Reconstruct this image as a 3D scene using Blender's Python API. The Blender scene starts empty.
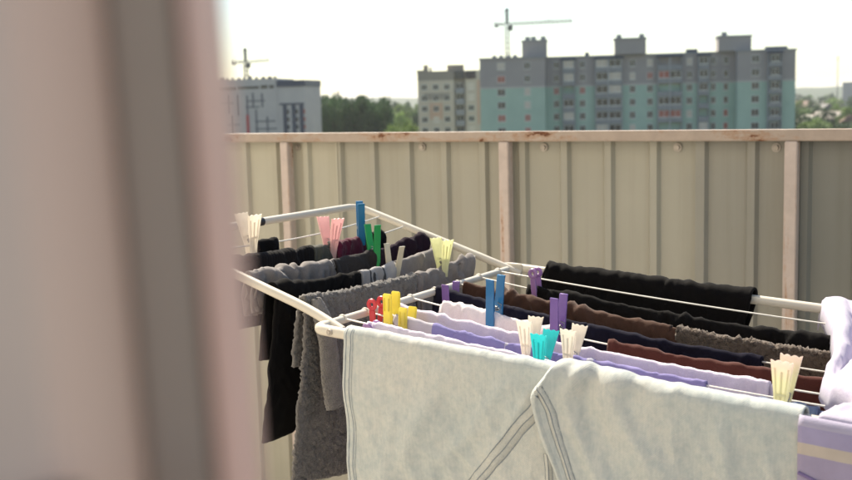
import bpy, bmesh, math, random
import numpy as np
from mathutils import Vector, Matrix, noise
R = math.radians
H = 1.33                                   # eye height above the balcony floor
sc = bpy.context.scene
col = sc.collection
random.seed(7)

# ------------------------------------------------------------------ helpers
def tag(o, label=None, cat=None, group=None, kind=None):
    if label: o['label'] = label
    if cat: o['category'] = cat
    if group: o['group'] = group
    if kind: o['kind'] = kind
    return o

def link(name, me, mat=None, parent=None):
    o = bpy.data.objects.new(name, me); col.objects.link(o)
    if mat: me.materials.append(mat)
    if parent: o.parent = parent
    return o

def empty(name, loc, rz=0.0):
    o = bpy.data.objects.new(name, None); col.objects.link(o)
    o.empty_display_size = .05
    o.location = loc; o.rotation_euler = (0, 0, rz)
    return o

class MB:
    def __init__(s): s.bm = bmesh.new()
    def box(s, lo, hi):
        vs = [s.bm.verts.new((x, y, z)) for x in (lo[0], hi[0]) for y in (lo[1], hi[1]) for z in (lo[2], hi[2])]
        for f in ((0,1,3,2),(4,6,7,5),(0,4,5,1),(2,3,7,6),(0,2,6,4),(1,5,7,3)): s.bm.faces.new([vs[i] for i in f])
        return s
    def prism(s, pts, z0, z1):             # pts = xy polygon
        a = [s.bm.verts.new((x, y, z0)) for x, y in pts]; b = [s.bm.verts.new((x, y, z1)) for x, y in pts]
        n = len(pts)
        s.bm.faces.new(a[::-1]); s.bm.faces.new(b)
        for i in range(n): s.bm.faces.new((a[i], a[(i+1) % n], b[(i+1) % n], b[i]))
        return s
    def tube(s, pts, r, n=10, caps=True):
        pts = [Vector(p) for p in pts]; rings = []; up = None
        for i, p in enumerate(pts):
            t = (pts[min(i+1, len(pts)-1)] - pts[max(i-1, 0)]).normalized()
            if up is None:
                up = Vector((0, 0, 1)) if abs(t.z) < .9 else Vector((1, 0, 0))
            up = (up - t * up.dot(t)).normalized(); sd = t.cross(up)
            rr = r[i] if hasattr(r, '__len__') else r
            rings.append([s.bm.verts.new(p + (up*math.cos(2*math.pi*k/n) + sd*math.sin(2*math.pi*k/n))*rr) for k in range(n)])
        for a, b in zip(rings, rings[1:]):
            for k in range(n): s.bm.faces.new((a[k], a[(k+1) % n], b[(k+1) % n], b[k]))
        if caps: s.bm.faces.new(rings[0][::-1]); s.bm.faces.new(rings[-1])
        return s
    def bevel(s, w, seg=2):
        bmesh.ops.bevel(s.bm, geom=list(s.bm.edges), offset=w, segments=seg, affect='EDGES', clamp_overlap=True); return s
    def xform(s, M):
        bmesh.ops.transform(s.bm, matrix=M, verts=list(s.bm.verts)); return s
    def mesh(s, name, smooth=False):
        bmesh.ops.recalc_face_normals(s.bm, faces=list(s.bm.faces))
        me = bpy.data.meshes.new(name); s.bm.to_mesh(me); s.bm.free()
        if smooth:
            for p in me.polygons: p.use_smooth = True
            if smooth != 'all': me.set_sharp_from_angle(angle=R(40))
        return me
    def build(s, name, mat, parent=None, smooth=False):
        return link(name, s.mesh(name, smooth), mat, parent)

def fillet(pts, rad, n=6):
    pts = [Vector(p) for p in pts]; out = [pts[0]]
    for a, b, c in zip(pts, pts[1:], pts[2:]):
        d1 = (a-b).normalized(); d2 = (c-b).normalized()
        p1 = b + d1*rad; p2 = b + d2*rad
        for i in range(n+1):
            t = i/n; out.append(p1*(1-t)**2 + b*2*t*(1-t) + p2*t*t)
    out.append(pts[-1]); return out

def grid_mesh(name, P, UV=None):           # P (nu, nv, 3)
    nu, nv = P.shape[:2]
    me = bpy.data.meshes.new(name)
    idx = np.arange(nu*nv).reshape(nu, nv)
    f = np.stack([idx[:-1,:-1], idx[1:,:-1], idx[1:,1:], idx[:-1,1:]], -1).reshape(-1, 4)
    me.from_pydata(P.reshape(-1, 3).tolist(), [], f.tolist())
    if UV is not None:
        uv = me.uv_layers.new(name='UVMap'); flat = UV.reshape(-1, 2)
        uv.data.foreach_set('uv', flat[f.reshape(-1)].reshape(-1).astype(np.float32))
    for p in me.polygons: p.use_smooth = True
    return me

def vn(x, y=0.0, z=0.0): return noise.noise((x, y, z))
def vn1(arr, f, seed, octv=1):
    out = np.zeros(len(arr)); a = 1.0
    for k in range(octv):
        out += a*np.array([noise.noise((float(t)*f*(2**k), seed*7.13 + k*3.1, seed*1.7)) for t in arr]); a *= .5
    return out
def vn2(U, V, fu, fv, seed, octv=1):
    sh = U.shape; u = U.ravel(); v = V.ravel(); out = np.zeros(len(u)); a = 1.0
    for k in range(octv):
        m = 2**k
        out += a*np.array([noise.noise((p*fu*m, q*fv*m, seed*5.37 + k)) for p, q in zip(u, v)]); a *= .5
    return out.reshape(sh)

def solid(o, t, offset=0.0, sub=0):
    m = o.modifiers.new('thick', 'SOLIDIFY'); m.thickness = t; m.offset = offset
    if sub:
        s = o.modifiers.new('sub', 'SUBSURF'); s.levels = sub; s.render_levels = sub

# ------------------------------------------------------------------ materials
def mat(name):
    m = bpy.data.materials.new(name); m.use_nodes = True
    nt = m.node_tree; return m, nt, nt.nodes['Principled BSDF']
def N(nt, t, **kw):
    n = nt.nodes.new(t)
    for k, v in kw.items():
        if k.startswith('i_'):
            n.inputs[k[2:].replace('_', ' ')].default_value = v
        else: setattr(n, k, v)
    return n
def L(nt, a, b): nt.links.new(a, b)
def ramp(nt, fac, stops):
    r = nt.nodes.new('ShaderNodeValToRGB'); e = r.color_ramp.elements
    while len(e) < len(stops): e.new(.5)
    for x, (p, c) in zip(e, stops):
        x.position = p; x.color = (*c, 1) if len(c) == 3 else c
    L(nt, fac, r.inputs['Fac']); return r
def mix(nt, fac, a, b):
    n = nt.nodes.new('ShaderNodeMix'); n.data_type = 'RGBA'
    for s, v in ((n.inputs[0], fac), (n.inputs[6], a), (n.inputs[7], b)):
        if isinstance(v, (int, float)): s.default_value = v
        elif isinstance(v, tuple): s.default_value = (*v, 1) if len(v) == 3 else v
        else: L(nt, v, s)
    return n.outputs[2]
def tc(nt, out='Object'): return nt.nodes.new('ShaderNodeTexCoord').outputs[out]
def bump(nt, bs, h, strength=.3, dist=.001):
    b = N(nt, 'ShaderNodeBump'); b.inputs['Strength'].default_value = strength; b.inputs['Distance'].default_value = dist
    L(nt, h, b.inputs['Height']); L(nt, b.outputs[0], bs.inputs['Normal']); return b
def noi(nt, vec, scale, detail=3, rough=.55):
    n = N(nt, 'ShaderNodeTexNoise'); n.inputs['Scale'].default_value = scale; n.inputs['Detail'].default_value = detail
    n.inputs['Roughness'].default_value = rough
    if vec is not None: L(nt, vec, n.inputs['Vector'])
    return n.outputs['Fac']

def fabric(name, c, var=.18, weave=1500, sheen=.15, bumpy=.35, c2=None, scale2=14, trans=0.0, rib=None, fuzz=False):
    m, nt, bs = mat(name)
    uv = tc(nt, 'UV'); ob = tc(nt)
    c2 = c2 or tuple(x*(1-var) for x in c)
    f = noi(nt, ob, scale2, 5, .6)
    cr = ramp(nt, f, ((.32, c2), (.68, c)))
    fine = noi(nt, ob, 700 if not fuzz else 420, 2, .7)
    base = mix(nt, fine, cr.outputs[0], tuple(min(1, x*1.35) for x in c))
    nt.nodes[-1].inputs[0].default_value = .2
    L(nt, base, bs.inputs['Base Color'])
    bs.inputs['Roughness'].default_value = .92
    bs.inputs['Specular IOR Level'].default_value = .2 if max(c) > .05 else .08
    bs.inputs['Sheen Weight'].default_value = sheen if max(c) > .05 else sheen*.25
    bs.inputs['Sheen Roughness'].default_value = .45
    h = N(nt, 'ShaderNodeMath', operation='ADD')
    if rib:
        w = N(nt, 'ShaderNodeTexWave', wave_type='BANDS', bands_direction='X'); w.inputs['Scale'].default_value = rib
        w.inputs['Distortion'].default_value = .3
        L(nt, uv, w.inputs['Vector']); L(nt, w.outputs['Fac'], h.inputs[0])
    else: L(nt, fine, h.inputs[0])
    n3 = noi(nt, ob, 110, 3, .6); L(nt, n3, h.inputs[1])
    bump(nt, bs, h.outputs[0], bumpy if not fuzz else .9, .0012 if not fuzz else .003)
    if trans:
        out = nt.nodes['Material Output']; tr = N(nt, 'ShaderNodeBsdfTranslucent'); L(nt, base, tr.inputs['Color'])
        ms = N(nt, 'ShaderNodeMixShader'); ms.inputs[0].default_value = trans
        L(nt, bs.outputs[0], ms.inputs[1]); L(nt, tr.outputs[0], ms.inputs[2]); L(nt, ms.outputs[0], out.inputs['Surface'])
    return m

def striped(name, base, stripes, trans=.2, axis=0, var=.06):
    """cloth with woven stripes: stripes = (position in metres along uv axis, colour after it)"""
    m = fabric(name, base, var=var, trans=trans)
    nt = m.node_tree; bs = nt.nodes['Principled BSDF']
    sep = N(nt, 'ShaderNodeSeparateXYZ'); L(nt, tc(nt, 'UV'), sep.inputs[0])
    lo, hi = stripes[0][0], stripes[-1][0] + .1
    mr = N(nt, 'ShaderNodeMapRange'); mr.inputs['From Min'].default_value = lo; mr.inputs['From Max'].default_value = hi
    L(nt, sep.outputs[axis], mr.inputs['Value'])
    r = ramp(nt, mr.outputs[0], [((p-lo)/(hi-lo), c) for p, c in stripes]); r.color_ramp.interpolation = 'CONSTANT'
    f = noi(nt, tc(nt), 40, 3)
    mx = N(nt, 'ShaderNodeMix', data_type='RGBA', blend_type='MULTIPLY'); mx.inputs[0].default_value = 1
    L(nt, r.outputs[0], mx.inputs[6]); rr = ramp(nt, f, ((.3, (.9,.9,.9)), (.7, (1,1,1)))); L(nt, rr.outputs[0], mx.inputs[7])
    L(nt, mx.outputs[2], bs.inputs['Base Color'])
    for n in nt.nodes:
        if n.type == 'BSDF_TRANSLUCENT': L(nt, mx.outputs[2], n.inputs['Color'])
    return m

def plain(name, c, rough=.5, var=.12, scale=8, metal=0, spec=.5, bmp=0, bscale=60, c2=None):
    m, nt, bs = mat(name); ob = tc(nt)
    f = noi(nt, ob, scale, 5, .6)
    r = ramp(nt, f, ((.3, c2 or tuple(x*(1-var) for x in c)), (.7, c)))
    L(nt, r.outputs[0], bs.inputs['Base Color'])
    rr = N(nt, 'ShaderNodeMapRange'); rr.inputs['To Min'].default_value = max(.02, rough-.1); rr.inputs['To Max'].default_value = min(1, rough+.1)
    L(nt, f, rr.inputs['Value']); L(nt, rr.outputs[0], bs.inputs['Roughness'])
    bs.inputs['Metallic'].default_value = metal; bs.inputs['Specular IOR Level'].default_value = spec
    if bmp: bump(nt, bs, noi(nt, ob, bscale, 4), bmp, .002)
    return m

def peg_plastic(name, c, trans=.3, rough=.35, c2=None):
    m, nt, bs = mat(name)
    ob = tc(nt); f = noi(nt, ob, 60, 3)
    if c2 is None: r = ramp(nt, f, ((.3, tuple(x*.9 for x in c)), (.7, c))); co = r.outputs[0]
    else:
        sep = N(nt, 'ShaderNodeSeparateXYZ'); L(nt, ob, sep.inputs[0])
        mr = N(nt, 'ShaderNodeMapRange'); mr.inputs['From Min'].default_value = .025; mr.inputs['From Max'].default_value = .05
        L(nt, sep.outputs[2], mr.inputs['Value']); co = mix(nt, mr.outputs[0], c, c2)
    L(nt, co, bs.inputs['Base Color']); bs.inputs['Roughness'].default_value = rough
    bs.inputs['Coat Weight'].default_value = .15
    bump(nt, bs, noi(nt, ob, 220, 3), .15, .001)
    if trans:
        out = nt.nodes['Material Output']; tr = N(nt, 'ShaderNodeBsdfTranslucent'); L(nt, co, tr.inputs['Color'])
        ms = N(nt, 'ShaderNodeMixShader'); ms.inputs[0].default_value = trans
        L(nt, bs.outputs[0], ms.inputs[1]); L(nt, tr.outputs[0], ms.inputs[2]); L(nt, ms.outputs[0], out.inputs['Surface'])
    return m

def rusty_paint(name, c, amount=.5, streak=False):
    m, nt, bs = mat(name); ob = tc(nt)
    mp = N(nt, 'ShaderNodeMapping'); mp.inputs['Scale'].default_value = (5, 14, 14) if not streak else (30, 30, 2)
    L(nt, ob, mp.inputs['Vector'])
    a = noi(nt, mp.outputs[0], 1.3, 6, .68); b = noi(nt, ob, 60, 5, .7)
    ad = N(nt, 'ShaderNodeMath', operation='MULTIPLY_ADD'); L(nt, b, ad.inputs[0]); ad.inputs[1].default_value = .3; L(nt, a, ad.inputs[2])
    lo = .86 - .22*amount
    msk = ramp(nt, ad.outputs[0], ((lo, (0,0,0)), (lo+.035, (1,1,1))))
    halo = ramp(nt, ad.outputs[0], ((lo-.1, (0,0,0)), (lo+.02, (1,1,1))))
    pt = ramp(nt, noi(nt, ob, 25, 5, .65), ((.3, tuple(x*.82 for x in c)), (.7, c)))
    rust = ramp(nt, noi(nt, ob, 130, 4, .7), ((.3, (.07,.03,.018)), (.7, (.26,.11,.055))))
    hal = mix(nt, halo.outputs[0], pt.outputs[0], (c[0]*.8, c[1]*.62, c[2]*.48))
    L(nt, mix(nt, msk.outputs[0], hal, rust.outputs[0]), bs.inputs['Base Color'])
    rr = ramp(nt, msk.outputs[0], ((0, (.5,.5,.5)), (1, (.95,.95,.95)))); L(nt, rr.outputs[0], bs.inputs['Roughness'])
    bump(nt, bs, b, .35, .0015)
    return m

M = {}
def weathered_sheet(c):
    m = plain('painted_corrugated_metal', c, .42, .10, 3.2, spec=.45); nt = m.node_tree; bs = nt.nodes['Principled BSDF']
    base = bs.inputs['Base Color'].links[0].from_socket; ob = tc(nt)
    mp = N(nt, 'ShaderNodeMapping'); mp.inputs['Scale'].default_value = (34, 6, 1.1); L(nt, ob, mp.inputs['Vector'])
    st = ramp(nt, noi(nt, mp.outputs[0], 1.0, 5, .6), ((.30, (.74,.71,.66)), (.52, (1,1,1)), (.75, (1.0,1.0,.98))))
    sp = ramp(nt, noi(nt, ob, 55, 5, .75), ((.27, (.62,.52,.42)), (.33, (1,1,1))))
    a = N(nt, 'ShaderNodeMix', data_type='RGBA', blend_type='MULTIPLY'); a.inputs[0].default_value = .32; L(nt, base, a.inputs[6]); L(nt, st.outputs[0], a.inputs[7])
    b = N(nt, 'ShaderNodeMix', data_type='RGBA', blend_type='MULTIPLY'); b.inputs[0].default_value = .35; L(nt, a.outputs[2], b.inputs[6]); L(nt, sp.outputs[0], b.inputs[7])
    L(nt, b.outputs[2], bs.inputs['Base Color']); bump(nt, bs, noi(nt, ob, 9, 3, .5), .22, .012); return m
M['sheet'] = weathered_sheet((.455,.435,.36)); M['sheet_shaded'] = weathered_sheet((.30,.29,.255)); M['sheet_deep_shade'] = weathered_sheet((.215,.215,.195)); M['sheet_mid'] = weathered_sheet((.375,.36,.305))  # right-hand sheets: greyer, with the shade of that side put into the colour
M['rail'] = rusty_paint('rusty_cream_paint', (.45,.36,.30), .46)
M['post'] = rusty_paint('worn_cream_paint', (.60,.50,.45), .22, True)
M['bolt'] = plain('dull_zinc', (.50,.45,.40), .5, .35, 80, metal=.3)
M['white_tube'] = plain('cream_enamel', (.62,.575,.50), .32, .07, 18, bmp=.05, bscale=90)
M['plastic'] = plain('ivory_plastic', (.66,.62,.54), .45, .06, 40)
M['wire'] = plain('white_coated_wire', (.74,.72,.68), .4, .1, 50)
M['blackcap'] = plain('black_plastic', (.02,.02,.022), .4)
M['steel'] = plain('spring_steel', (.42,.41,.40), .35, .2, 120, metal=.9)
M['floor'] = plain('concrete_screed', (.42,.39,.35), .85, .2, 5, bmp=.3, bscale=40)
M['wall'] = plain('pale_render', (.74,.69,.62), .9, .10, 6, bmp=.3, bscale=70)
M['jamb'] = plain('cream_door_paint', (0.896,0.5616,0.4592), .45, .08, 9, bmp=.06, bscale=50)
M['strip'] = plain('grey_weather_strip', (0.6272,0.4838,0.3992), .6, .1, 12)
M['sash'] = plain('cream_sash_paint', (0.9,0.6716,0.5606), .5, .08, 7, c2=(0.9,0.6292,0.5298))
M['gasket'] = plain('brown_rubber_seal', (.26,.18,.13), .7, .2, 30)

# ------------------------------------------------------------------ camera
F = 1100/852*36
pitch = math.atan(140/1100); yaw = R(32.3); roll = R(1.5)
fw = Vector((-math.sin(yaw)*math.cos(pitch), math.cos(yaw)*math.cos(pitch), -math.sin(pitch)))
rt = Vector((math.cos(yaw), math.sin(yaw), 0)); up = rt.cross(fw)
Rr = rt*math.cos(roll) - up*math.sin(roll); Uu = up*math.cos(roll) + rt*math.sin(roll)
cam = bpy.data.cameras.new('camera'); co = bpy.data.objects.new('camera', cam); col.objects.link(co)
Mx = Matrix.Identity(4)
for i in range(3): Mx[i][0] = Rr[i]; Mx[i][1] = Uu[i]; Mx[i][2] = -fw[i]
Mx.translation = (0, 0, H); co.matrix_world = Mx
cam.sensor_width = 36; cam.sensor_fit = 'HORIZONTAL'; cam.lens = F
cam.clip_start = .02; cam.clip_end = 20000
cam.dof.use_dof = True; cam.dof.focus_distance = 1.55; cam.dof.aperture_fstop = 9.0
sc.camera = co

# ------------------------------------------------------------------ light
SUN_EL, SUN_AZ = 47, 52                     # azimuth: degrees left (towards -x) of the fence normal +y
saz = R(SUN_AZ); sel = R(SUN_EL)
sdir = Vector((-math.sin(saz)*math.cos(sel), math.cos(saz)*math.cos(sel), math.sin(sel)))
sl = bpy.data.lights.new('sun', 'SUN'); sl.energy = 4.3; sl.angle = R(.5); sl.color = (1, .90, .76)
so = bpy.data.objects.new('sun', sl); col.objects.link(so); so.rotation_euler = sdir.to_track_quat('Z', 'Y').to_euler(); so.location = (-3, 3, 8)
w = bpy.data.worlds.new('World'); sc.world = w; w.use_nodes = True
nt = w.node_tree; bg = nt.nodes['Background']; sky = nt.nodes.new('ShaderNodeTexSky')
sky.sky_type = 'NISHITA'; sky.sun_disc = False; sky.sun_elevation = sel
sky.sun_rotation = R(-SUN_AZ); sky.air_density = 1.0; sky.dust_density = .4; sky.ozone_density = 1.0; sky.altitude = 100
nt.links.new(sky.outputs[0], bg.inputs[0]); bg.inputs[1].default_value = .065
vs = sc.view_settings; vs.view_transform = 'Standard'; vs.look = 'None'; vs.gamma = 1; vs.use_curve_mapping = False; vs.exposure = 1.36
vs.use_white_balance = True; vs.white_balance_temperature = 6780; vs.white_balance_tint = 6

# ------------------------------------------------------------------ setting: balcony
tag(MB().box((-9.2, -.6, -.15), (3.2, 2.6, 0)).build('balcony_floor', M['floor']), kind='structure')

# fence
FY = 2.5
fence = empty('metal_fence', (-1.333, FY, 0))
tag(fence, 'waist high balcony fence of khaki corrugated sheet with rusty cream rail and posts', 'fence')
def fch(o): o.parent = fence; o.matrix_parent_inverse = Matrix.Translation((1.333, -FY, 0)); return o
RT = H - .0855
fch(MB().box((-9.2, FY-.014, RT-.025), (3.2, FY+.011, RT)).bevel(.002).box((-9.2, FY+.0112, RT-.0045), (3.2, FY+.042, RT-.0005)).build('top_rail', M['rail'], smooth=True))
fch(MB().box((-9.2, FY-.012, .06), (3.2, FY+.012, .085)).bevel(.002).build('bottom_rail', M['rail'], smooth=True))
pw = .014
for k in range(-10, 7):
    x = -2.049 + .717*k + (.002 if k else 0)
    if x < -9.1: continue
    fch(MB().box((x-pw, FY-.018, 0), (x+pw, FY+.0095, RT-.0255)).bevel(.002).build('post', M['post'], smooth=True))
# corrugated sheets behind the posts (ribs stand towards the balcony)
def sheet(x0, x1, y, phase, mt='sheet'):
    m = MB(); pr = []
    pit = .117; x = x0
    pts = []
    k0 = math.floor((x0-phase)/pit) - 1
    for k in range(k0, k0 + int((x1-x0)/pit) + 4):
        c = phase + k*pit
        for dx, dy in ((-.022, 0), (-.014, -.0125), (.002, -.0125), (.0085, 0)):
            pts.append((c+dx, dy))
    pts = [p for p in pts if x0 < p[0] < x1]
    pts = [(x0, pts[0][1])] + pts + [(x1, pts[-1][1])]
    zs = np.linspace(.03, RT-.006, 12)
    P = np.array([[(px, y+dy + .0012*vn(px*3, z*3), z) for z in zs] for px, dy in pts])
    me = grid_mesh('sheet_panel', P)
    for p in me.polygons: p.use_smooth = False
    o = link('sheet_panel', me, M[mt]); solid(o, .0008, 1); return fch(o)
YS = FY + .026
sheet(-9.2, -6.98, YS, -.936); sheet(-7.0, -4.98, YS+.0025, -.936); sheet(-5.0, -2.92, YS-.0015, -.936); sheet(-2.94, -1.88, YS+.0008, -.936)
sheet(-1.90, -.825, YS+.0022, -.936, 'sheet_mid'); sheet(-.838, -.612, YS-.0005, -.936, 'sheet_shaded'); sheet(-.618, .25, YS+.0020, -.936, 'sheet_deep_shade'); sheet(.23, 1.3, YS-.0004, -.936, 'sheet_deep_shade'); sheet(1.28, 3.2, YS, -.936)
def bolt(x, z):
    m = MB()
    for r0, y0, y1 in ((.0105, 0, -.0025), (.006, -.0025, -.007)):
        n = 16 if r0 > .008 else 6
        pr = [(math.cos(2*math.pi*k/n)*r0, math.sin(2*math.pi*k/n)*r0) for k in range(n)]
        mm = MB().prism(pr, 0, abs(y1-y0)); mm.xform(Matrix.Translation((x, YS+.0+y0-.0008, z)) @ Matrix.Rotation(R(90), 4, 'X'))
        me = mm.mesh('t'); m.bm.from_mesh(me)
    fch(m.build('bolt', M['bolt'], smooth=True))
for x, z in ((-2.03, -.128), (-1.60, -.127), (-1.235, -.128), (-.885, -.128), (-.655, -.128), (-2.42, -.128), (-.2, -.128)):
    bolt(x, H + z + .001)

# ------------------------------------------------------------------ door frame close to the lens, and the wall it stands in
Df = empty('door_frame', (-.19, .12, 0))
tag(Df, 'blurred cream painted door frame close in the left foreground', 'door frame')
# local frame: a = to the right of the view, b = along the view (horizontal)
vh = Vector((-math.sin(yaw), math.cos(yaw))); rh = Vector((math.cos(yaw), math.sin(yaw)))
DK = .74
def pl(pts): return [tuple((rh*a + vh*b)*DK) for a, b in pts]
lean = Matrix.Translation((0, 0, H)) @ Matrix.Rotation(R(-1.8), 4, (vh.x, vh.y, 0)) @ Matrix.Translation((0, 0, -H))
def jpart(name, prof, m, z0=.002, z1=2.1):
    mb = MB().prism(pl(prof), z0, z1); mb.bevel(.0009, 2); mb.xform(lean)
    o = mb.build(name, m, smooth=True); o.parent = Df; o.matrix_parent_inverse = Matrix.Translation((.19, -.12, 0)); return o
jpart('jamb', [(-.0356,.2100),(-.0413,.1965),(-.0434,.2045),(-.0560,.260),(-.0490,.260)], M['jamb'])
jpart('rubber_seal', [(-.0421,.2003),(-.0431,.2000),(-.0442,.2048),(-.0433,.2044)], M['gasket'])
jpart('weather_strip', [(-.0436,.2050),(-.0515,.2095),(-.0585,.2105),(-.0660,.250),(-.0540,.250)], M['strip'])
jpart('sash', [(-.0583,.206),(-.0690,.191),(-.150,.186),(-.150,.262),(-.0680,.262),(-.0590,.2112)], M['sash'])
_hp = [Vector((*((rh*a + vh*.176)*DK), H + z*DK)) for a, z in ((-.059, -.0680), (-.0625, -.0675), (-.067, -.0690), (-.069, -.078), (-.069, -.125))]
_o = MB().tube(fillet(_hp, .0015, 3), .0040, 12).build('door_handle', plain('brown_metal_handle', (.17,.11,.08), .5), smooth=True); _o.parent = Df; _o.matrix_parent_inverse = Matrix.Translation((.19, -.12, 0))
hw = empty('house_wall', (-2, .2, 0))  # unseen wall, sized for warm bounce; right part left out to dim the fence
tag(hw, 'pale rendered house wall carrying the balcony door frame', 'wall')
a0 = Vector((-.26, .17))
for lo, hi in (((-9.2, .15, 0), (-.34, .25, 3.6)), ((2.3, .15, 0), (3.2, .25, 3.6)), ((-.338, .15, 2.12), (.9, .25, 3.6))):
    q = MB().box(lo, hi).build('wall_panel', M['wall']); q.parent = hw; q.matrix_parent_inverse = Matrix.Translation((2, -.2, 0))

# ------------------------------------------------------------------ drying rack
HX, K = -.895, -.064
def zmain(x): return H - .298 + K*(x + .88)
def zwing(x): return H - .298 - .31*(x + .88)
XR = .13
rack = empty('drying_rack', (-.4, 1.42, 0))
tag(rack, 'cream metal clothes drying rack with one wing raised, loaded with laundry and pegs', 'drying rack')
def rch(o): o.parent = rack; o.matrix_parent_inverse = Matrix.Translation((.4, -1.42, 0)); return o
YN, YF = 1.135, 1.712
pts = fillet([(XR, YN, zmain(XR)), (-.945, YN, zmain(-.945))], .01) if False else None
near = [(-.893, YN+.020, zmain(-.885)), (-.893, YN, zmain(-.885)), (XR, YN, zmain(XR)), (XR, YF, zmain(XR)), (-.912, YF, zmain(-.9)), (-.914, YF-.02, zmain(-.9))]
rch(MB().tube(fillet(near, .013, 6), .0075, 14).build('main_frame', M['white_tube'], smooth=True))
rch(MB().tube([(HX, YN+.006, zmain(HX)), (HX, YF-.006, zmain(HX))], .0058, 12).build('crossbar', M['white_tube'], smooth=True))
WN, WF, WX = 1.172, 1.678, -1.212
wing = [(-.872, WN-.008, zwing(-.872)-.004), (-.93, WN, zwing(-.93)), (WX, WN, zwing(WX)), (WX, WF, zwing(WX)), (-.93, WF, zwing(-.93)), (-.872, WF+.008, zwing(-.872)-.004)]
wf = rch(MB().tube(fillet(wing, .035, 8), .0066, 14).build('wing_frame', M['white_tube'], smooth=True))
rch(MB().tube([(WX, 1.375, zwing(WX)), (WX, 1.405, zwing(WX))], .0072, 14).build('end_clip', M['blackcap'], smooth=True))
m = MB().tube([(-.866, YN-.0066, zmain(-.866)), (-.866, YN-.0092, zmain(-.866))], .0044, 14); m.tube([(-.866, YN-.0090, zmain(-.866)), (-.866, YN-.0105, zmain(-.866))], .0026, 6)
rch(m.build('pivot_screw', M['bolt'], smooth=True))
zp = zwing(-.892)
rch(MB().box((-.925, WF+.0062, zp-.0075), (-.868, WF+.0102, zp+.0068)).bevel(.0018).build('hinge_plate', M['white_tube'], smooth=True))
rch(MB().tube([(-.886, WF+.0064, zp-.001), (-.886, WF+.0048, zp-.001)], .0028, 10).build('pivot_screw', M['blackcap'], smooth=True))
for x in (-.56, -.24): rch(MB().tube([(x-.011, YF, zmain(x)), (x+.011, YF, zmain(x))], .0088, 14).build('tube_collar', M['plastic'], smooth=True))
# wires
WY = dict(w1=(1.645,.010), w2=(1.578,.022), w3=(1.508,.026), w4=(1.438,.028), w5=(1.368,.024), w6=(1.303,.020), w7=(1.250,.018), w8=(1.196,.012))
def wire_main(k, x):
    y, s = WY[k]; t = (x - HX)/(XR - HX); return (x, y, zmain(x) + .002 - s*4*t*(1-t))
for k in WY:
    xs = np.linspace(HX, XR, 25); m = MB().tube([wire_main(k, x) for x in xs], .00125, 6)
    y = WY[k][0]; z = zmain(HX)
    m.tube([(HX + .0068*math.cos(a), y, z + .0068*math.sin(a)) for a in np.linspace(0, 2*math.pi*.6, 10)], .0011, 5)
    rch(m.build('wire', M['wire'], smooth=True))
WW = dict(v1=-1.158, v2=-1.105, v3=-1.055, v4=-1.005, v5=-.955)
def wire_wing(k, y):
    x = WW[k]; t = (y - WN)/(WF - WN); return (x, y, zwing(x) - .012*4*t*(1-t))
for k in WW:
    ys = np.linspace(WN, WF, 16); rch(MB().tube([wire_wing(k, y) for y in ys], .00125, 6).build('wire', M['wire'], smooth=True))
# legs: two crossing U frames
for s, yy0, yy1 in ((1, YN+.0005, YF-.0005), (-1, YN+.03, YF-.03)):
    xt, xb = -.40 - s*.22, -.40 + s*.34
    u = [(xt, yy0, zmain(xt)-.008), (xb, yy0, .008), (xb, yy1, .008), (xt, yy1, zmain(xt)-.008)]
    rch(MB().tube(fillet(u, .05, 6), .0075, 12).build('leg', M['white_tube'], smooth=True))

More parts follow.
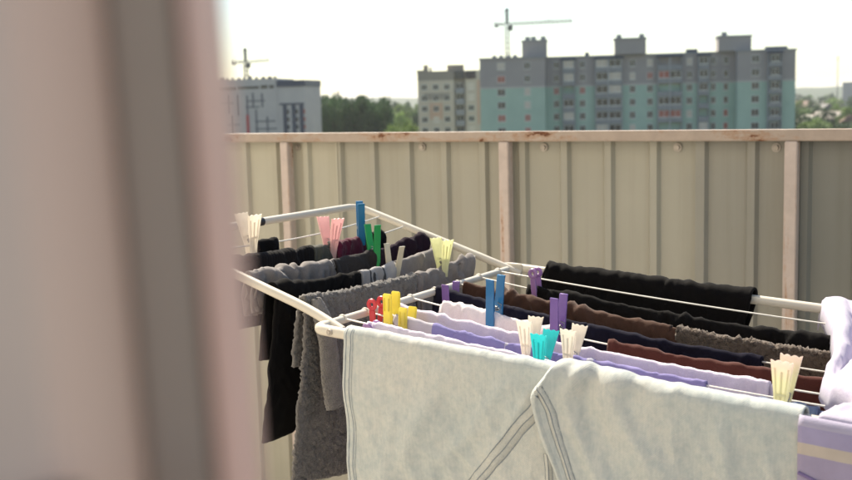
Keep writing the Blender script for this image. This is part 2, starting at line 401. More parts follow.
# ------------------------------------------------------------------ cloth
def drape(name, ridge, u0, u1, D, lf, lb, m, r=.005, thick=.002, seed=1, ruff=.0, rfreq=30, fold=.012, ffreq=14,
          wrinkle=.0019, du=.0032, dv=.0055, lfe=None, shear=0.0, fuzz=0.0, belly=.0, sub=0, spread=0.0, endjit=.007, crs=.0022, hem=.013, lining=True):
    """cloth hung over a line: ridge(u) -> xyz, D = unit horizontal direction of the front side"""
    ruff *= .52; r *= .60 if r < .012 else 1
    nu = max(4, int(abs(u1-u0)/du)); us = np.linspace(u0, u1, nu)
    lfv = np.full(nu, lf) if lfe is None else np.interp(np.linspace(0, 1, nu), *lfe)
    lfv = lfv + .006*vn1(us, 9, seed+2)
    q = r*math.pi/2; nv = int((lf+lb)/dv) + 10
    # parameter along the cross-section, denser over the ridge
    tb = np.linspace(-1, -1e-3, int(nv*lb/(lf+lb))+2); ta = np.linspace(1e-3, 1, int(nv*lf/(lf+lb))+2); tr = np.linspace(-1, 1, 9)
    V = []
    for i in range(nu):
        V.append(np.concatenate([-q + tb*lb, tr*q, q + ta*lfv[i]]))
    V = np.array(V); U = np.repeat(us[:, None], V.shape[1], 1)
    W = np.array([ridge(float(u)) for u in us]); ax = W[-1]-W[0]; ax /= np.linalg.norm(ax)
    a = np.clip(V/r, -math.pi/2, math.pi/2)
    off = r*np.sin(a); zz = r*np.cos(a); drop = np.maximum(np.abs(V)-q, 0); sg = np.sign(V)
    zz = zz - drop
    g = 1-np.exp(-drop/.07)
    fo = np.where(sg > 0, vn2(U, drop, ffreq, 2.0, seed, 2), vn2(U, drop, ffreq*.9, 2.0, seed+40, 2))
    off = off + g*fold*fo + sg*g*spread*drop + sg*belly*np.sin(np.clip(drop/.25, 0, 1)*math.pi)
    rg = np.exp(-(np.abs(V)/.03)**2)
    lowf = vn1(us, rfreq*.6, seed+9, 2)[:, None]
    def creases(ang, f1, f2, sd):                                       # sharp directional creases, in patches
        c_, s_ = math.cos(ang), math.sin(ang)
        A = U*c_ + V*s_; B = -U*s_ + V*c_
        n = 1 - np.abs(vn2(A, B, f1, f2, sd, 1))*3.2
        return np.maximum(n, -.35)*np.clip(.5 + 1.6*vn2(U, V, 12, 9, sd+3, 1), 0, 1)
    k1 = creases(.55, 42, 7, seed+21); k2 = creases(-.7, 36, 6, seed+27); k3 = creases(.1, 75, 16, seed+31)
    zz = zz + rg*np.maximum(ruff*(.35 + .55*lowf + .16*k3), 0)
    on = np.clip(np.abs(V)/.010, 0, 1)*np.exp(-(drop/.2)**2)
    crs = crs*1.9
    off = off + sg*on*crs*(.9*k1 + .9*k2 + .6*k3) + ruff*.45*lowf*np.exp(-(np.abs(V)/.08)**2)*on
    zz = zz + rg*crs*.62*(k1 + k2)*(np.abs(V) < .03)
    wr = wrinkle*vn2(U, V, 45, 30, seed+5, 3); off = off + wr*sg
    zz = zz + wrinkle*.8*rg*vn2(U, V, 70, 60, seed+6, 2)
    if hem:
        de = np.minimum(U-u0, u1-U); off = off + sg*np.clip(drop/.004, 0, 1)*(.0011*(de < hem) - .0008*np.exp(-((de-hem)/.0022)**2)); zz = zz + rg*.0009*(de < hem)
    if fuzz:
        rngz = np.random.default_rng(seed)
        off = off + fuzz*rngz.normal(size=off.shape)*.5*sg; zz = zz + fuzz*np.abs(rngz.normal(size=zz.shape))*rg*.7
    UU = (U-u0) + endjit*vn2(V, V*0, 7, 1, seed+13)*np.where(U > (u0+u1)/2, 1, -1) + shear*drop
    # gathering: narrow a little lower down
    P = W[:, None, :] + (UU-(U-u0))[..., None]*ax + off[..., None]*np.array(D) + zz[..., None]*np.array([0, 0, 1.0])
    UVm = np.stack([U-u0, V], -1)
    c = P.reshape(-1, 3).mean(0); c[2] = W[:, 2].mean()
    me = grid_mesh(name, P - c, UVm); o = link(name, me, m); o.location = c; solid(o, thick, 0, sub)
    if lining:                             # the second layer of the folded garment
        i0, i1 = min(u0, u1), max(u0, u1); ex = (.007, -.004) if seed % 2 else (-.004, .008)
        k = drape('inner_layer', ridge, i0 - ex[0], i1 + ex[1], D, lf*(.93 + .11*((seed*37) % 10)/10), lb*.95, m, r=max(.0018, r-thick-.0012), thick=thick*.8, seed=seed+300, ruff=ruff*.35, rfreq=rfreq, fold=fold, ffreq=ffreq,
                  wrinkle=wrinkle, du=du*1.5, dv=dv*1.3, shear=shear, crs=crs/1.55, hem=hem, lining=False, spread=spread)
        k.location = Vector(k.location) - Vector(o.location); k.parent = o
    return o

FRONT = (0, -1, 0); SIDE = (1, 0, 0)
def fw_main(k): return lambda x: wire_main(k, x)
def fw_wing(k): return lambda y: wire_wing(k, y)
C_ = {}
C_['black'] = fabric('black_cotton', (.006,.0055,.006), .3, sheen=.08)
C_['black2'] = fabric('soft_black_jersey', (.007,.0065,.007), .3, sheen=.1)
C_['blackrib'] = fabric('black_ribbed_knit', (.008,.0075,.009), .3, sheen=.12, rib=60)
C_['brown'] = fabric('brown_crumpled_cotton', (.060,.030,.021), .3, sheen=.12)
C_['taupe'] = fabric('taupe_terry', (.11,.085,.07), .3, sheen=.3, fuzz=True)
C_['navy'] = fabric('navy_jersey', (.009,.0085,.018), .3, sheen=.1)
C_['maroon'] = fabric('maroon_cotton', (.062,.018,.014), .2, sheen=.1)
C_['white'] = fabric('white_cotton', (.74,.68,.70), .06, trans=.22)
C_['whitelilac'] = fabric('lilac_white_cotton', (.64,.585,.70), .08, trans=.22)
C_['stripe'] = striped('lilac_striped_cotton', (.6,.58,.8), [(0, (.56,.53,.60)), (.062, (.27,.25,.52)), (.172, (.52,.51,.62)), (.180, (.26,.24,.52)), (.29, (.52,.51,.62)), (.30, (.29,.26,.52)), (.6, (.29,.26,.52))])
C_['blue'] = fabric('blue_chambray', (.11,.145,.25), .2)
C_['greyheather'] = fabric('grey_heather_jersey', (0.184,0.167,0.1649), .3, c2=(0.1035,0.09446,0.09421), scale2=55)
C_['charcoal'] = fabric('charcoal_jersey', (.028,.026,.028), .3)
C_['olive'] = fabric('olive_grey_cotton', (.06,.06,.05), .3)
C_['burgundy'] = fabric('burgundy_cotton', (.075,.008,.026), .3)
C_['plum'] = fabric('dark_plum_cotton', (.018,.01,.018), .3)
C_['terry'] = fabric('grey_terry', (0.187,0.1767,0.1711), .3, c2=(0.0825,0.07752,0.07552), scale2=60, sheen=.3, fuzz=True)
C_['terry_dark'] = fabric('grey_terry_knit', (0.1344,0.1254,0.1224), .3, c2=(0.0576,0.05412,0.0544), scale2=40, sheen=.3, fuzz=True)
C_['greystripe'] = striped('grey_striped_cotton', (.3,.29,.3), [(0, (.30,.29,.30)), (.022, (.05,.05,.055)), (.028, (.33,.32,.33)), (.052, (.06,.06,.065)), (.058, (.36,.35,.36)), (.09, (.24,.23,.24))], trans=0)

G = 'clothes drying on the rack'
# ---- main part, far to near
ft = lambda x: (x, YF, zmain(x))
tag(drape('black_trousers', ft, -.83, -.475, FRONT, .34, .30, C_['black'], r=.0125, thick=.004, seed=3, ruff=.004, rfreq=11, crs=.002, fold=.006, sub=0, shear=-.3),
    'smooth black garment folded over the far rail, nearest the fence', 'garment', G)
tag(drape('black_shirt', fw_main('w2'), -.795, -.30, FRONT, .30, .25, C_['black2'], r=.006, thick=.003, seed=5, ruff=.009, rfreq=16, crs=.0035, fold=.01),
    'crumpled black garment hung just in front of the far black one', 'garment', G)
tag(drape('brown_shirt', fw_main('w3'), -.885, -.535, FRONT, .30, .25, C_['brown'], r=.006, thick=.003, seed=8, ruff=.012, rfreq=8, crs=.0045, fold=.01),
    'crumpled brown garment hung between black and navy ones', 'garment', G)
tag(drape('fuzzy_towel', fw_main('w3'), -.527, -.285, FRONT, .28, .25, C_['taupe'], r=.007, thick=.004, seed=12, crs=.0011, ruff=.007, rfreq=9, fold=.006, fuzz=.0026, lining=False, du=.0028, dv=.004),
    'taupe fuzzy terry towel beside the brown garment', 'towel', G)
tag(drape('navy_trousers', fw_main('w4'), -.892, -.385, FRONT, .32, .25, C_['navy'], r=.0065, thick=.003, seed=15, ruff=.005, rfreq=10, fold=.008),
    'long dark navy garment with a straight edge in front of the brown one', 'garment', G)
tag(drape('white_undershirt', fw_main('w5'), -.835, -.655, FRONT, .25, .22, C_['white'], r=.006, thick=.002, seed=19, ruff=.012, rfreq=12, crs=.003, fold=.01),
    'short crumpled white top held by the tall blue peg', 'garment', G)
tag(drape('maroon_shirt', fw_main('w5'), -.575, -.22, FRONT, .28, .22, C_['maroon'], r=.0055, thick=.003, seed=22, ruff=.002, fold=.006),
    'smooth maroon garment stretched right of the white top', 'garment', G)
tag(drape('white_shirt', fw_main('w6'), -.872, -.345, FRONT, .30, .25, C_['whitelilac'], r=.005, thick=.002, seed=26, ruff=.006, rfreq=12, crs=.002, fold=.009),
    'long white shirt with a gathered right end, behind the lilac striped cloth', 'garment', G)
tag(drape('striped_shirt', fw_main('w7'), -.845, -.40, FRONT, .28, .22, C_['stripe'], r=.0045, thick=.002, seed=31, ruff=.004, rfreq=20, fold=.004, wrinkle=.001),
    'lilac and white striped cloth under the cream and turquoise pegs', 'garment', G)
tag(drape('frilled_blouse', fw_main('w8'), -.845, -.372, FRONT, .2, .2, C_['whitelilac'], r=.0042, thick=.0018, seed=35, ruff=.006, rfreq=44, crs=.0022, fold=.008),
    'pale lilac blouse with a puckered edge right behind the jeans', 'garment', G)
tag(drape('blue_shirt', fw_main('w8'), -.368, -.262, FRONT, .2, .2, C_['blue'], r=.006, thick=.0025, seed=38, ruff=.006, rfreq=12, fold=.006),
    'small faded blue cloth behind the right end of the jeans', 'garment', G)
# ---- wing, outer to hinge
tag(drape('black_sock', fw_wing('v1'), 1.325, 1.375, SIDE, .11, .10, C_['black'], r=.005, thick=.003, seed=41, ruff=.002, fold=.004),
    'small black sock on the outermost wire of the wing', 'sock', G)
tag(drape('black_knit', fw_wing('v2'), 1.19, 1.392, SIDE, .10, .09, C_['blackrib'], r=.010, thick=.004, seed=44, ruff=.012, rfreq=6, crs=.003, fold=.0035),
    'black ribbed knit bunched on the wing below the small black sock', 'garment', G)
tag(drape('olive_sock', fw_wing('v2'), 1.397, 1.447, SIDE, .08, .07, C_['olive'], r=.007, thick=.003, seed=46, ruff=.008, rfreq=22, fold=.006),
    'small olive grey sock left of the pink peg', 'sock', G)
tag(drape('burgundy_top', fw_wing('v2'), 1.452, 1.536, SIDE, .10, .09, C_['burgundy'], r=.007, thick=.003, seed=48, ruff=.007, rfreq=40, crs=.003, fold=.008),
    'burgundy cloth puckered beside the pink peg', 'garment', G)
tag(drape('dark_sock', fw_wing('v2'), 1.541, 1.60, SIDE, .09, .08, C_['black2'], r=.006, thick=.003, seed=50, ruff=.006, rfreq=20, fold=.006),
    'dark sock beneath the blue peg on the wing', 'sock', G)
tag(drape('grey_sweatshirt', fw_wing('v3'), 1.185, 1.382, SIDE, .055, .06, C_['greyheather'], r=.008, thick=.003, seed=52, ruff=.010, rfreq=9, crs=.0045, fold=.01),
    'light grey heather sweatshirt crumpled on the wing', 'garment', G)
tag(drape('charcoal_shorts', fw_wing('v3'), 1.387, 1.498, SIDE, .10, .10, C_['charcoal'], r=.006, thick=.003, seed=55, ruff=.005, rfreq=12, fold=.0035),
    'charcoal shorts between the light grey sweatshirt and the green peg', 'garment', G)
tag(drape('plum_top', fw_wing('v3'), 1.51, 1.66, SIDE, .2, .18, C_['plum'], r=.006, thick=.003, seed=57, ruff=.009, rfreq=16, crs=.0035, fold=.008),
    'dark plum cloth right of the green peg', 'garment', G)
tag(drape('black_leggings', fw_wing('v4'), 1.178, 1.387, SIDE, .212, .10, C_['black'], r=.007, thick=.004, seed=60, ruff=.006, rfreq=16, crs=.003, fold=.0035,
          lining=False, shear=-.20, lfe=([0, .32, .38, 1], [.212, .212, .205, .20])), 'black trousers hanging lowest behind the wing tube', 'garment', G)
tag(drape('striped_sock', fw_wing('v4'), 1.392, 1.482, SIDE, .16, .14, C_['greystripe'], r=.006, thick=.003, seed=62, ruff=.005, rfreq=14, fold=.0035),
    'grey sock with dark stripes left of the beige peg', 'sock', G)
tag(drape('grey_shorts', fw_wing('v4'), 1.488, 1.645, SIDE, .2, .18, C_['greyheather'], r=.006, thick=.003, seed=64, ruff=.007, rfreq=14, fold=.0035),
    'mid grey shorts right of the beige peg', 'garment', G)
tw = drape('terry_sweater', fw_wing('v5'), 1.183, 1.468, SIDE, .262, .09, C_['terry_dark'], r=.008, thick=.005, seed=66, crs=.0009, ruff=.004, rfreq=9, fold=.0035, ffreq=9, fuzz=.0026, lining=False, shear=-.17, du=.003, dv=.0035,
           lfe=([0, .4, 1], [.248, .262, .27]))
tag(tw, 'long grey terry sweater with a sleeve hanging down, on the wing', 'sweater', G)
tag(drape('grey_tshirt', fw_wing('v5'), 1.482, 1.65, SIDE, .13, .12, C_['greyheather'], r=.007, thick=.003, seed=69, ruff=.010, rfreq=9, crs=.004, fold=.008),
    'grey shirt with a curved neckline held by the pale yellow peg', 'garment', G)
# sleeve of the terry sweater: a flattened tube from the near corner
def sleeve():
    n, k = 70, 22; A = np.array((-.944, 1.197, H-.272)); B = np.array((-.912, 1.206, H-.425))
    P = np.zeros((n, k+1, 3)); U = np.zeros((n, k+1, 2)); rng = np.random.default_rng(3)
    for i in range(n):
        t = i/(n-1); c = A*(1-t) + B*t + np.array((.004*math.sin(t*5), .004*math.sin(t*4+1), 0))
        wd = .015 + .0035*t + .0012*vn(t*6, 2); th = .0055 + .001*vn(t*5, 7)
        wd *= min(1, .35 + t*4)
        if t > .9: wd *= 1.06
        for j in range(k+1):
            a = 2*math.pi*j/k; f = 1 + .10*rng.normal()*.5
            P[i, j] = c + np.array((th*math.sin(a)*f, wd*math.cos(a)*(1+.04*rng.normal()), .002*vn(t*9, a)))
            U[i, j] = (j/k*.08, t*.16)
    P[:, k] = P[:, 0]
    return P, U
P, U = sleeve()
c0 = np.array(tw.location)
s = link('sleeve', grid_mesh('sleeve', P - c0, U), C_['terry'], tw); solid(s, .002, -1)

# ------------------------------------------------------------------ jeans over the near rail
def denim():
    m, nt, bs = mat('bleached_denim'); ob = tc(nt); uv = tc(nt, 'UV')
    a = noi(nt, ob, 6.5, 6, .66)
    mp = N(nt, 'ShaderNodeMapping'); mp.inputs['Scale'].default_value = (130, 40, 130); mp.inputs['Rotation'].default_value = (0, R(38), 0); L(nt, ob, mp.inputs['Vector'])
    b = noi(nt, mp.outputs[0], 1.0, 5, .7)
    r1 = ramp(nt, a, ((.30, (.435,.475,.475)), (.52, (.50,.517,.50)), (.75, (.55,.54,.505))))
    r2 = ramp(nt, b, ((.36, (.80,.85,.89)), (.6, (1,1,1))))
    mx = N(nt, 'ShaderNodeMix', data_type='RGBA', blend_type='MULTIPLY'); mx.inputs[0].default_value = .75
    L(nt, r1.outputs[0], mx.inputs[6]); L(nt, r2.outputs[0], mx.inputs[7])
    wv = N(nt, 'ShaderNodeTexWave', wave_type='BANDS', bands_direction='DIAGONAL'); wv.inputs['Scale'].default_value = 260; wv.inputs['Distortion'].default_value = 1.2
    wv.inputs['Detail'].default_value = 2; L(nt, uv, wv.inputs['Vector'])
    slub = N(nt, 'ShaderNodeMapping'); slub.inputs['Scale'].default_value = (330, 38, 1); L(nt, uv, slub.inputs['Vector'])
    sn = noi(nt, slub.outputs[0], 1.0, 2, .6)
    r3 = ramp(nt, sn, ((.3, (.88,.90,.92)), (.7, (1.0,1.0,1.0))))
    m2 = N(nt, 'ShaderNodeMix', data_type='RGBA', blend_type='MULTIPLY'); m2.inputs[0].default_value = .8
    L(nt, mx.outputs[2], m2.inputs[6]); L(nt, r3.outputs[0], m2.inputs[7])
    L(nt, m2.outputs[2], bs.inputs['Base Color']); bs.inputs['Roughness'].default_value = .95; bs.inputs['Specular IOR Level'].default_value = .15
    bs.inputs['Sheen Weight'].default_value = .1
    h = N(nt, 'ShaderNodeMath', operation='ADD'); L(nt, wv.outputs['Fac'], h.inputs[0]); L(nt, noi(nt, ob, 160, 4, .65), h.inputs[1])
    b1 = bump(nt, bs, h.outputs[0], .2, .0010)
    mq = N(nt, 'ShaderNodeMapping'); mq.inputs['Scale'].default_value = (34, 30, 15); mq.inputs['Rotation'].default_value = (0, R(24), 0); L(nt, ob, mq.inputs['Vector'])
    b2 = N(nt, 'ShaderNodeBump'); b2.inputs['Strength'].default_value = .45; b2.inputs['Distance'].default_value = .008; L(nt, noi(nt, mq.outputs[0], 1.0, 3, .5), b2.inputs['Height']); L(nt, b2.outputs[0], b1.inputs['Normal'])
    return m
M['denim'] = denim()
M['seam'] = fabric('denim_seam', (0.423,0.4275,0.405), .3, c2=(0.279,0.3105,0.333), scale2=170)
M['groove'] = fabric('denim_seam_edge', (.17,.195,.225), .3, c2=(.30,.33,.345), scale2=120)
M['stitch'] = plain('pale_stitching', (.40,.37,.30), .9)
jeans = empty('jeans', (-.55, YN, H-.31))
tag(jeans, 'bleached pale denim jeans draped over the near rail', 'jeans', G)
def jch(o): o.parent = jeans; o.matrix_parent_inverse = Matrix.Translation((.55, -YN, -(H-.31))); return o
RJ = .0115
def crease(x, d):
    """surface relief of the hanging denim (metres towards the viewer)"""
    g = 1 - math.exp(-d/.05)
    o = g*(.015*noise.noise((x*7, d*2.5, 3.1)) + .0075*noise.noise((x*17 + d*9, d*5, 8.2)) + .003*(1-3*abs(noise.noise((x*24 - d*14, d*9 + x*6, 2.2)))))
    # diagonal drag lines that run from the bunched middle
    for px, pd, ang, amp, wid in ((-.60,.075,58,.006,.006), (-.635,.06,50,.0045,.007), (-.66,.10,44,.0055,.010), (-.50,.07,112,.006,.008), (-.44,.05,122,.005,.010), (-.40,.09,117,.005,.012), (-.47,.12,104,.006,.010), (-.34,.05,97,.004,.009), (-.72,.08,62,.005,.013), (-.77,.12,80,.004,.010)):
        ca, sa = math.cos(R(ang)), math.sin(R(ang))
        dx, dd = x-px, d-pd
        al = dx*ca - dd*sa if False else dx*(-ca) + dd*sa; ac = dx*sa + dd*ca
        o += amp*math.exp(-(ac/wid)**2)*math.exp(-(al/.06)**2)
    o += .0009*noise.noise((x*60, d*60, 1.2)) + .0006*noise.noise((x*120, d*90, 4.2))
    return o
def jpt(x, v, lift=0.0, edge=None):
    """v = arc length from the top of the rail, + to the front"""
    z0 = zmain(x) + .0015*noise.noise((x*30, 1.1, 0)) + .0012*noise.noise((x*75, 3.1, 0)); q = RJ*math.pi/2
    r = RJ + lift
    a = max(-math.pi/2, min(math.pi/2, v/RJ)); d = max(abs(v)-q, 0); sg = 1 if v > 0 else -1
    off = r*math.sin(a); z = z0 + r*math.cos(a) - d
    if v > 0: off += crease(x, d)*min(1, d/.02)
    return np.array((x, YN - off, z))
vs_ = np.concatenate([np.linspace(-.30, -.02, 20), np.linspace(-.018, .018, 13), np.linspace(.022, .42, 100)])
# leg that hangs at the left
xs = np.linspace(-.838, -.50, 110)
P = np.array([[jpt(x + (.004*noise.noise((v*9, 2, 2)) if i < 4 else 0), v) for v in vs_] for i, x in enumerate(xs)])
UV = np.array([[(x, v) for v in vs_] for x in xs])
lo_ = jch(link('trouser_leg', grid_mesh('trouser_leg', P, UV), M['denim'])); solid(lo_, .0022, 0)
# second leg, lying over the first with a rolled edge
_ev = np.linspace(-.32, .44, 500)
_ex = np.interp(_ev, [-.3, -.02, .002, .012, .022, .035, .045, .060, .078, .10, .132, .148, .20, .28, .44], [-.53, -.531, -.535, -.541, -.550, -.5595, -.562, -.5595, -.554, -.546, -.533, -.527, -.507, -.48, -.43])
_ex = np.convolve(np.pad(_ex, 8, mode='edge'), np.hanning(17)/np.hanning(17).sum(), 'valid')
def xe(v): return float(np.interp(v, _ev, _ex))
RR = .0095; ns = 150
def jpt2(s, v):
    """s runs from the turned-under edge (0) over the roll to the right end"""
    e = xe(v); w = .010; seg = .045
    env = float(np.interp(v, [-.05, 0, .015, .035, .1, .2, .4], [0, .15, .5, 1, .9, .8, .7]))
    if s < seg:                                  # roll: from behind, round the edge
        a = math.pi*(1 - s/seg)*.98; rad = RR*env + .0012
        x = e + rad*1.2 - rad*1.2*math.cos(math.pi - a) if False else e + rad*(1 - math.sin(a)); lift = .0045 + rad*(1 + math.cos(a)) if a < math.pi else .004
        bx = x; bl = .0030 + rad*(1 + math.cos(a))
    else:
        t = (s-seg)/(1-seg); bx = e + .0087*0 + .0012 + RR*env*0 + t*(-.262 - e) + (RR*env+.0012)*(1-t)*1.0*0 + (.0085*env)*(1-t)
        bl = .0030 + 2*(RR*env + .0012)*math.exp(-((bx-e)/.028)**1.5) if bx > e else .01
    pnt = jpt(bx, v, .0026)
    if bx > e:                                     # gathers that run down from the bunched waist
        dxx = bx - e; gg = math.exp(-(max(v, 0)/.09)**2)*min(1, max(0, v/.015))*min(1, dxx/.02)
        pnt[1] -= gg*(.0055*math.exp(-((dxx-.034-.10*v)/.010)**2) - .0040*math.exp(-((dxx-.052-.2*v)/.010)**2) + .0045*math.exp(-((dxx-.075-.35*v)/.013)**2) - .003*math.exp(-((dxx-.10-.4*v)/.012)**2) + .003*math.exp(-((dxx-.128-.5*v)/.015)**2))
        pnt[2] += math.exp(-(v/.02)**2)*(.0035*math.exp(-((dxx-.034)/.010)**2) + .003*math.exp(-((dxx-.075)/.012)**2) + .002*noise.noise((bx*50, 1, 1)))
    pnt[1] -= bl*min(1, max(0, (v+.01)/.02)); 
    pnt[2] += (.006*math.exp(-((bx-e-.012)/.016)**2) + .004*math.exp(-((bx-e-.05)/.02)**2)*1.0)*math.exp(-(v/.018)**2)
    return pnt
ss = np.concatenate([np.linspace(0, .045, 14), np.linspace(.05, .2, 40), np.linspace(.205, 1, 110)])
P = np.array([[jpt2(s, v) for v in vs_] for s in ss]); UV = np.array([[(P[i, j, 0]+.3*1, v) for j, v in enumerate(vs_)] for i in range(len(ss))])
l2 = jch(link('trouser_leg', grid_mesh('trouser_leg', P, UV), M['denim'])); solid(l2, .0022, 0)
def strip(name, fn, ts, offs, m, h=.0012):
    """a raised seam strip that follows a surface: fn(t, across) -> point"""
    P = np.array([[fn(t, o) + np.array((0, -hh, 0)) for o, hh in offs] for t in ts])
    UV = np.array([[(o, t*.3) for o, hh in offs] for t in ts])
    o = jch(link(name, grid_mesh(name, P, UV), m)); return o
# hem at the far left end of the leg
hem = lambda t, a: jpt(-.8385 + a + .004*noise.noise((t*9, 2, 2)), t)
tsv = np.concatenate([np.linspace(-.1, -.02, 6), np.linspace(-.018, .018, 11), np.linspace(.022, .42, 80)])
strip('hem', hem, tsv, [(-.0012, -.002), (-.0012, .0016), (.0, .0026), (.012, .0026), (.0132, .0022), (.0134, .0)], M['denim'])
for a in (.0035, .0105): strip('stitching', hem, tsv, [(a-.0007, .0024), (a-.0004, .0032), (a+.0004, .0032), (a+.0007, .0024)], M['groove'])
# felled seam that follows the rolled edge of the upper leg
sv = np.linspace(.026, .42, 110)
def rs(t, a):
    k = max(0.0, 1 - (t-.026)/.034); a = a - .020*k*k
    s = .05 + a*.9/.3; p = jpt2(max(.012, min(1, s + .012)), t); p[1] -= .0006*noise.noise((t*160, a*90, 3)); return p
strip('seam', rs, sv, [(.0035, .0), (.0040, .0024), (.0085, .0026), (.0130, .0024), (.0135, .0)], M['seam'])
for a in (.0028, .0082, .0142): strip('stitching', rs, sv, [(a-.0007, .0006), (a-.0004, .0034 if .004 < a < .013 else .0014), (a+.0004, .0034 if .004 < a < .013 else .0014), (a+.0007, .0006)], M['groove'])
# inseam of the lower leg: runs down to the left from under the roll
ip = np.array([(-.553, .045), (-.566, .066), (-.588, .092), (-.612, .124), (-.645, .165), (-.69, .22), (-.74, .30)])
tt = np.linspace(0, 1, len(ip)); iu = np.linspace(0, 1, 80)
ix = np.interp(iu, tt, ip[:, 0]); iv = np.interp(iu, tt, ip[:, 1])
def insm(t, a):
    x = float(np.interp(t, iu, ix)); v = float(np.interp(t, iu, iv)); e = .01
    dx = float(np.interp(min(1, t+e), iu, ix)) - float(np.interp(max(0, t-e), iu, ix)); dv = float(np.interp(min(1, t+e), iu, iv)) - float(np.interp(max(0, t-e), iu, iv))
    l = math.hypot(dx, dv); return jpt(x - a*dv/l, v + a*dx/l)
strip('seam', insm, iu, [(-.0075, .0), (-.007, .0022), (0, .0026), (.007, .0022), (.0075, .0)], M['seam'])
for a in (-.0080, -.0005, .0082): strip('stitching', insm, iu, [(a-.0008, .0004), (a-.0004, .0036 if abs(a) < .004 else .0016), (a+.0004, .0036 if abs(a) < .004 else .0016), (a+.0008, .0004)], M['groove'])
# short fly seam showing low between both legs
def fly(t, a): return jpt(-.553 + .010*t + a, .115 + .09*t)
strip('seam', fly, np.linspace(0, 1, 30), [(-.0042, .0), (-.0038, .0018), (.0038, .0018), (.0042, .0)], M['seam'])
for a in (-.0045, .0002, .0047): strip('stitching', fly, np.linspace(0, 1, 30), [(a-.0006, .0002), (a-.0003, .0028 if abs(a) < .003 else .0014), (a+.0003, .0028 if abs(a) < .003 else .0014), (a+.0006, .0002)], M['groove'])

# ------------------------------------------------------------------ lilac shirt laid across the rails at the right
lil = fabric('lilac_print_cotton', (.50,.46,.66), .06, trans=.15)
M['shirtwhite'] = fabric('white_lilac_cotton', (.50,.47,.57), .05, trans=.2, c2=(.36,.33,.50), scale2=85)
sh = empty('lilac_shirt', (-.12, 1.4, H-.3))
tag(sh, 'white and lilac shirt bunched across the rails at the right edge', 'shirt', G)
def sch(o): o.parent = sh; o.matrix_parent_inverse = Matrix.Translation((.12, -1.4, -(H-.3))); return o
SXY = [1.10, 1.125, 1.15, 1.18, 1.205, 1.235, 1.29, 1.35, 1.42, 1.50, 1.60, 1.68, 1.74]
SXX = [-.246, -.246, -.238, -.225, -.232, -.262, -.282, -.290, -.296, -.312, -.340, -.366, -.385]
def shirt_top():
    nu, nv = 90, 150; P = np.zeros((nu, nv, 3)); U = np.zeros((nu, nv, 2))
    for j in range(nv):
        t = j/(nv-1); y = 1.735 - t*(1.735-1.122)
        xl = float(np.interp(y, SXY, SXX))
        for i in range(nu):
            s = i/(nu-1); x = xl + s*(.10-xl); d = x - xl
            base = zmain(x) + .012
            hgt = .006 + .005*math.exp(-((y-1.22)/.06)**2) + .002*math.exp(-((y-1.68)/.05)**2)
            f = .005*noise.noise((d*22, y*3.2, 2.2)) + .004*noise.noise((d*46, y*6, 5.2)) + .002*noise.noise((x*80, y*40, 1))
            # deep valley running along the cloth a little in from the left edge
            vy = .014 + .030*min(1, max(0, (y-1.28)/.40)); f -= .022*math.exp(-((d-vy)/.0085)**2)*math.exp(-((y-1.48)/.22)**4)
            f += .0022*(1-3*abs(noise.noise((d*34 + y*9, y*7 - d*12, 6.6)))) + .0018*(1-3*abs(noise.noise((d*50 - y*14, y*9, 3.6))))
            edge = 1 - math.exp(-d/.005)
            hgt = (hgt + f)*min(1, max(.12, (y-1.122)/.035)); z = base + hgt*edge - .030*math.exp(-d/.004)*min(1, max(0, (y-1.15)/.03))
            if y < 1.128: z -= (1.128-y)*.6
            if y > 1.72: z -= (y-1.72)*1.5
            P[i, j] = (x + .004*noise.noise((y*15, s*4, 9))*math.exp(-d/.05), y, z); U[i, j] = (x, y)
    return P, U
P, U = shirt_top(); o = sch(link('shirt_body', grid_mesh('shirt_body', P, U), M['shirtwhite'])); solid(o, .0022, 0)
def shirt_front():
    nu, nv = 70, 80; P = np.zeros((nu, nv, 3)); U = np.zeros((nu, nv, 2))
    for i in range(nu):
        x = -.263 + i/(nu-1)*.36
        for j in range(nv):
            v = -.012 + j/(nv-1)*.40; z0 = zmain(x) + .010
            g = 1-math.exp(-max(v, 0)/.06)
            y = 1.124 - .012*min(1, max(0, (v+.012)/.02)) - g*(.008*noise.noise((x*11, v*3, 4)) + .005*noise.noise((x*28, v*4, 7))) - .0008*noise.noise((x*70, v*70, 1))
            P[i, j] = (x, y, z0 - max(v, 0) + min(0, v)*.2); U[i, j] = (x+.263, v)
    return P, U
fm = striped('lilac_front_with_stripe', (.5,.46,.66), [(-.02, (.44,.41,.55)), (.009, (.36,.33,.52)), (.026, (.52,.46,.42)), (.036, (.36,.32,.47)), (.5, (.36,.32,.47))], trans=.12, axis=1)
P, U = shirt_front(); o = sch(link('front_panel', grid_mesh('front_panel', P, U), fm)); solid(o, .002, 0)
def on_front(x, v):
    g = 1-math.exp(-max(v, 0)/.06); return (x, 1.1105 - g*(.008*noise.noise((x*11, v*3, 4)) + .005*noise.noise((x*28, v*4, 7))), zmain(x) + .010 - v)
pk = [on_front(x, v) for x, v in [(-.262+.001*i, .058 + .0003*i) for i in range(26)] + [(-.2355+.0015*math.sin(a*1.57), .0668+.0015*(1-math.cos(a*1.57))+.002*a) for a in np.linspace(.2, 1, 4)] + [(-.233+.0001*i, .072+.004*i) for i in range(40)]]
sch(MB().tube(pk, .0021, 6).build('pocket_piping', fabric('violet_piping', (.17,.13,.26), .2), smooth='all'))

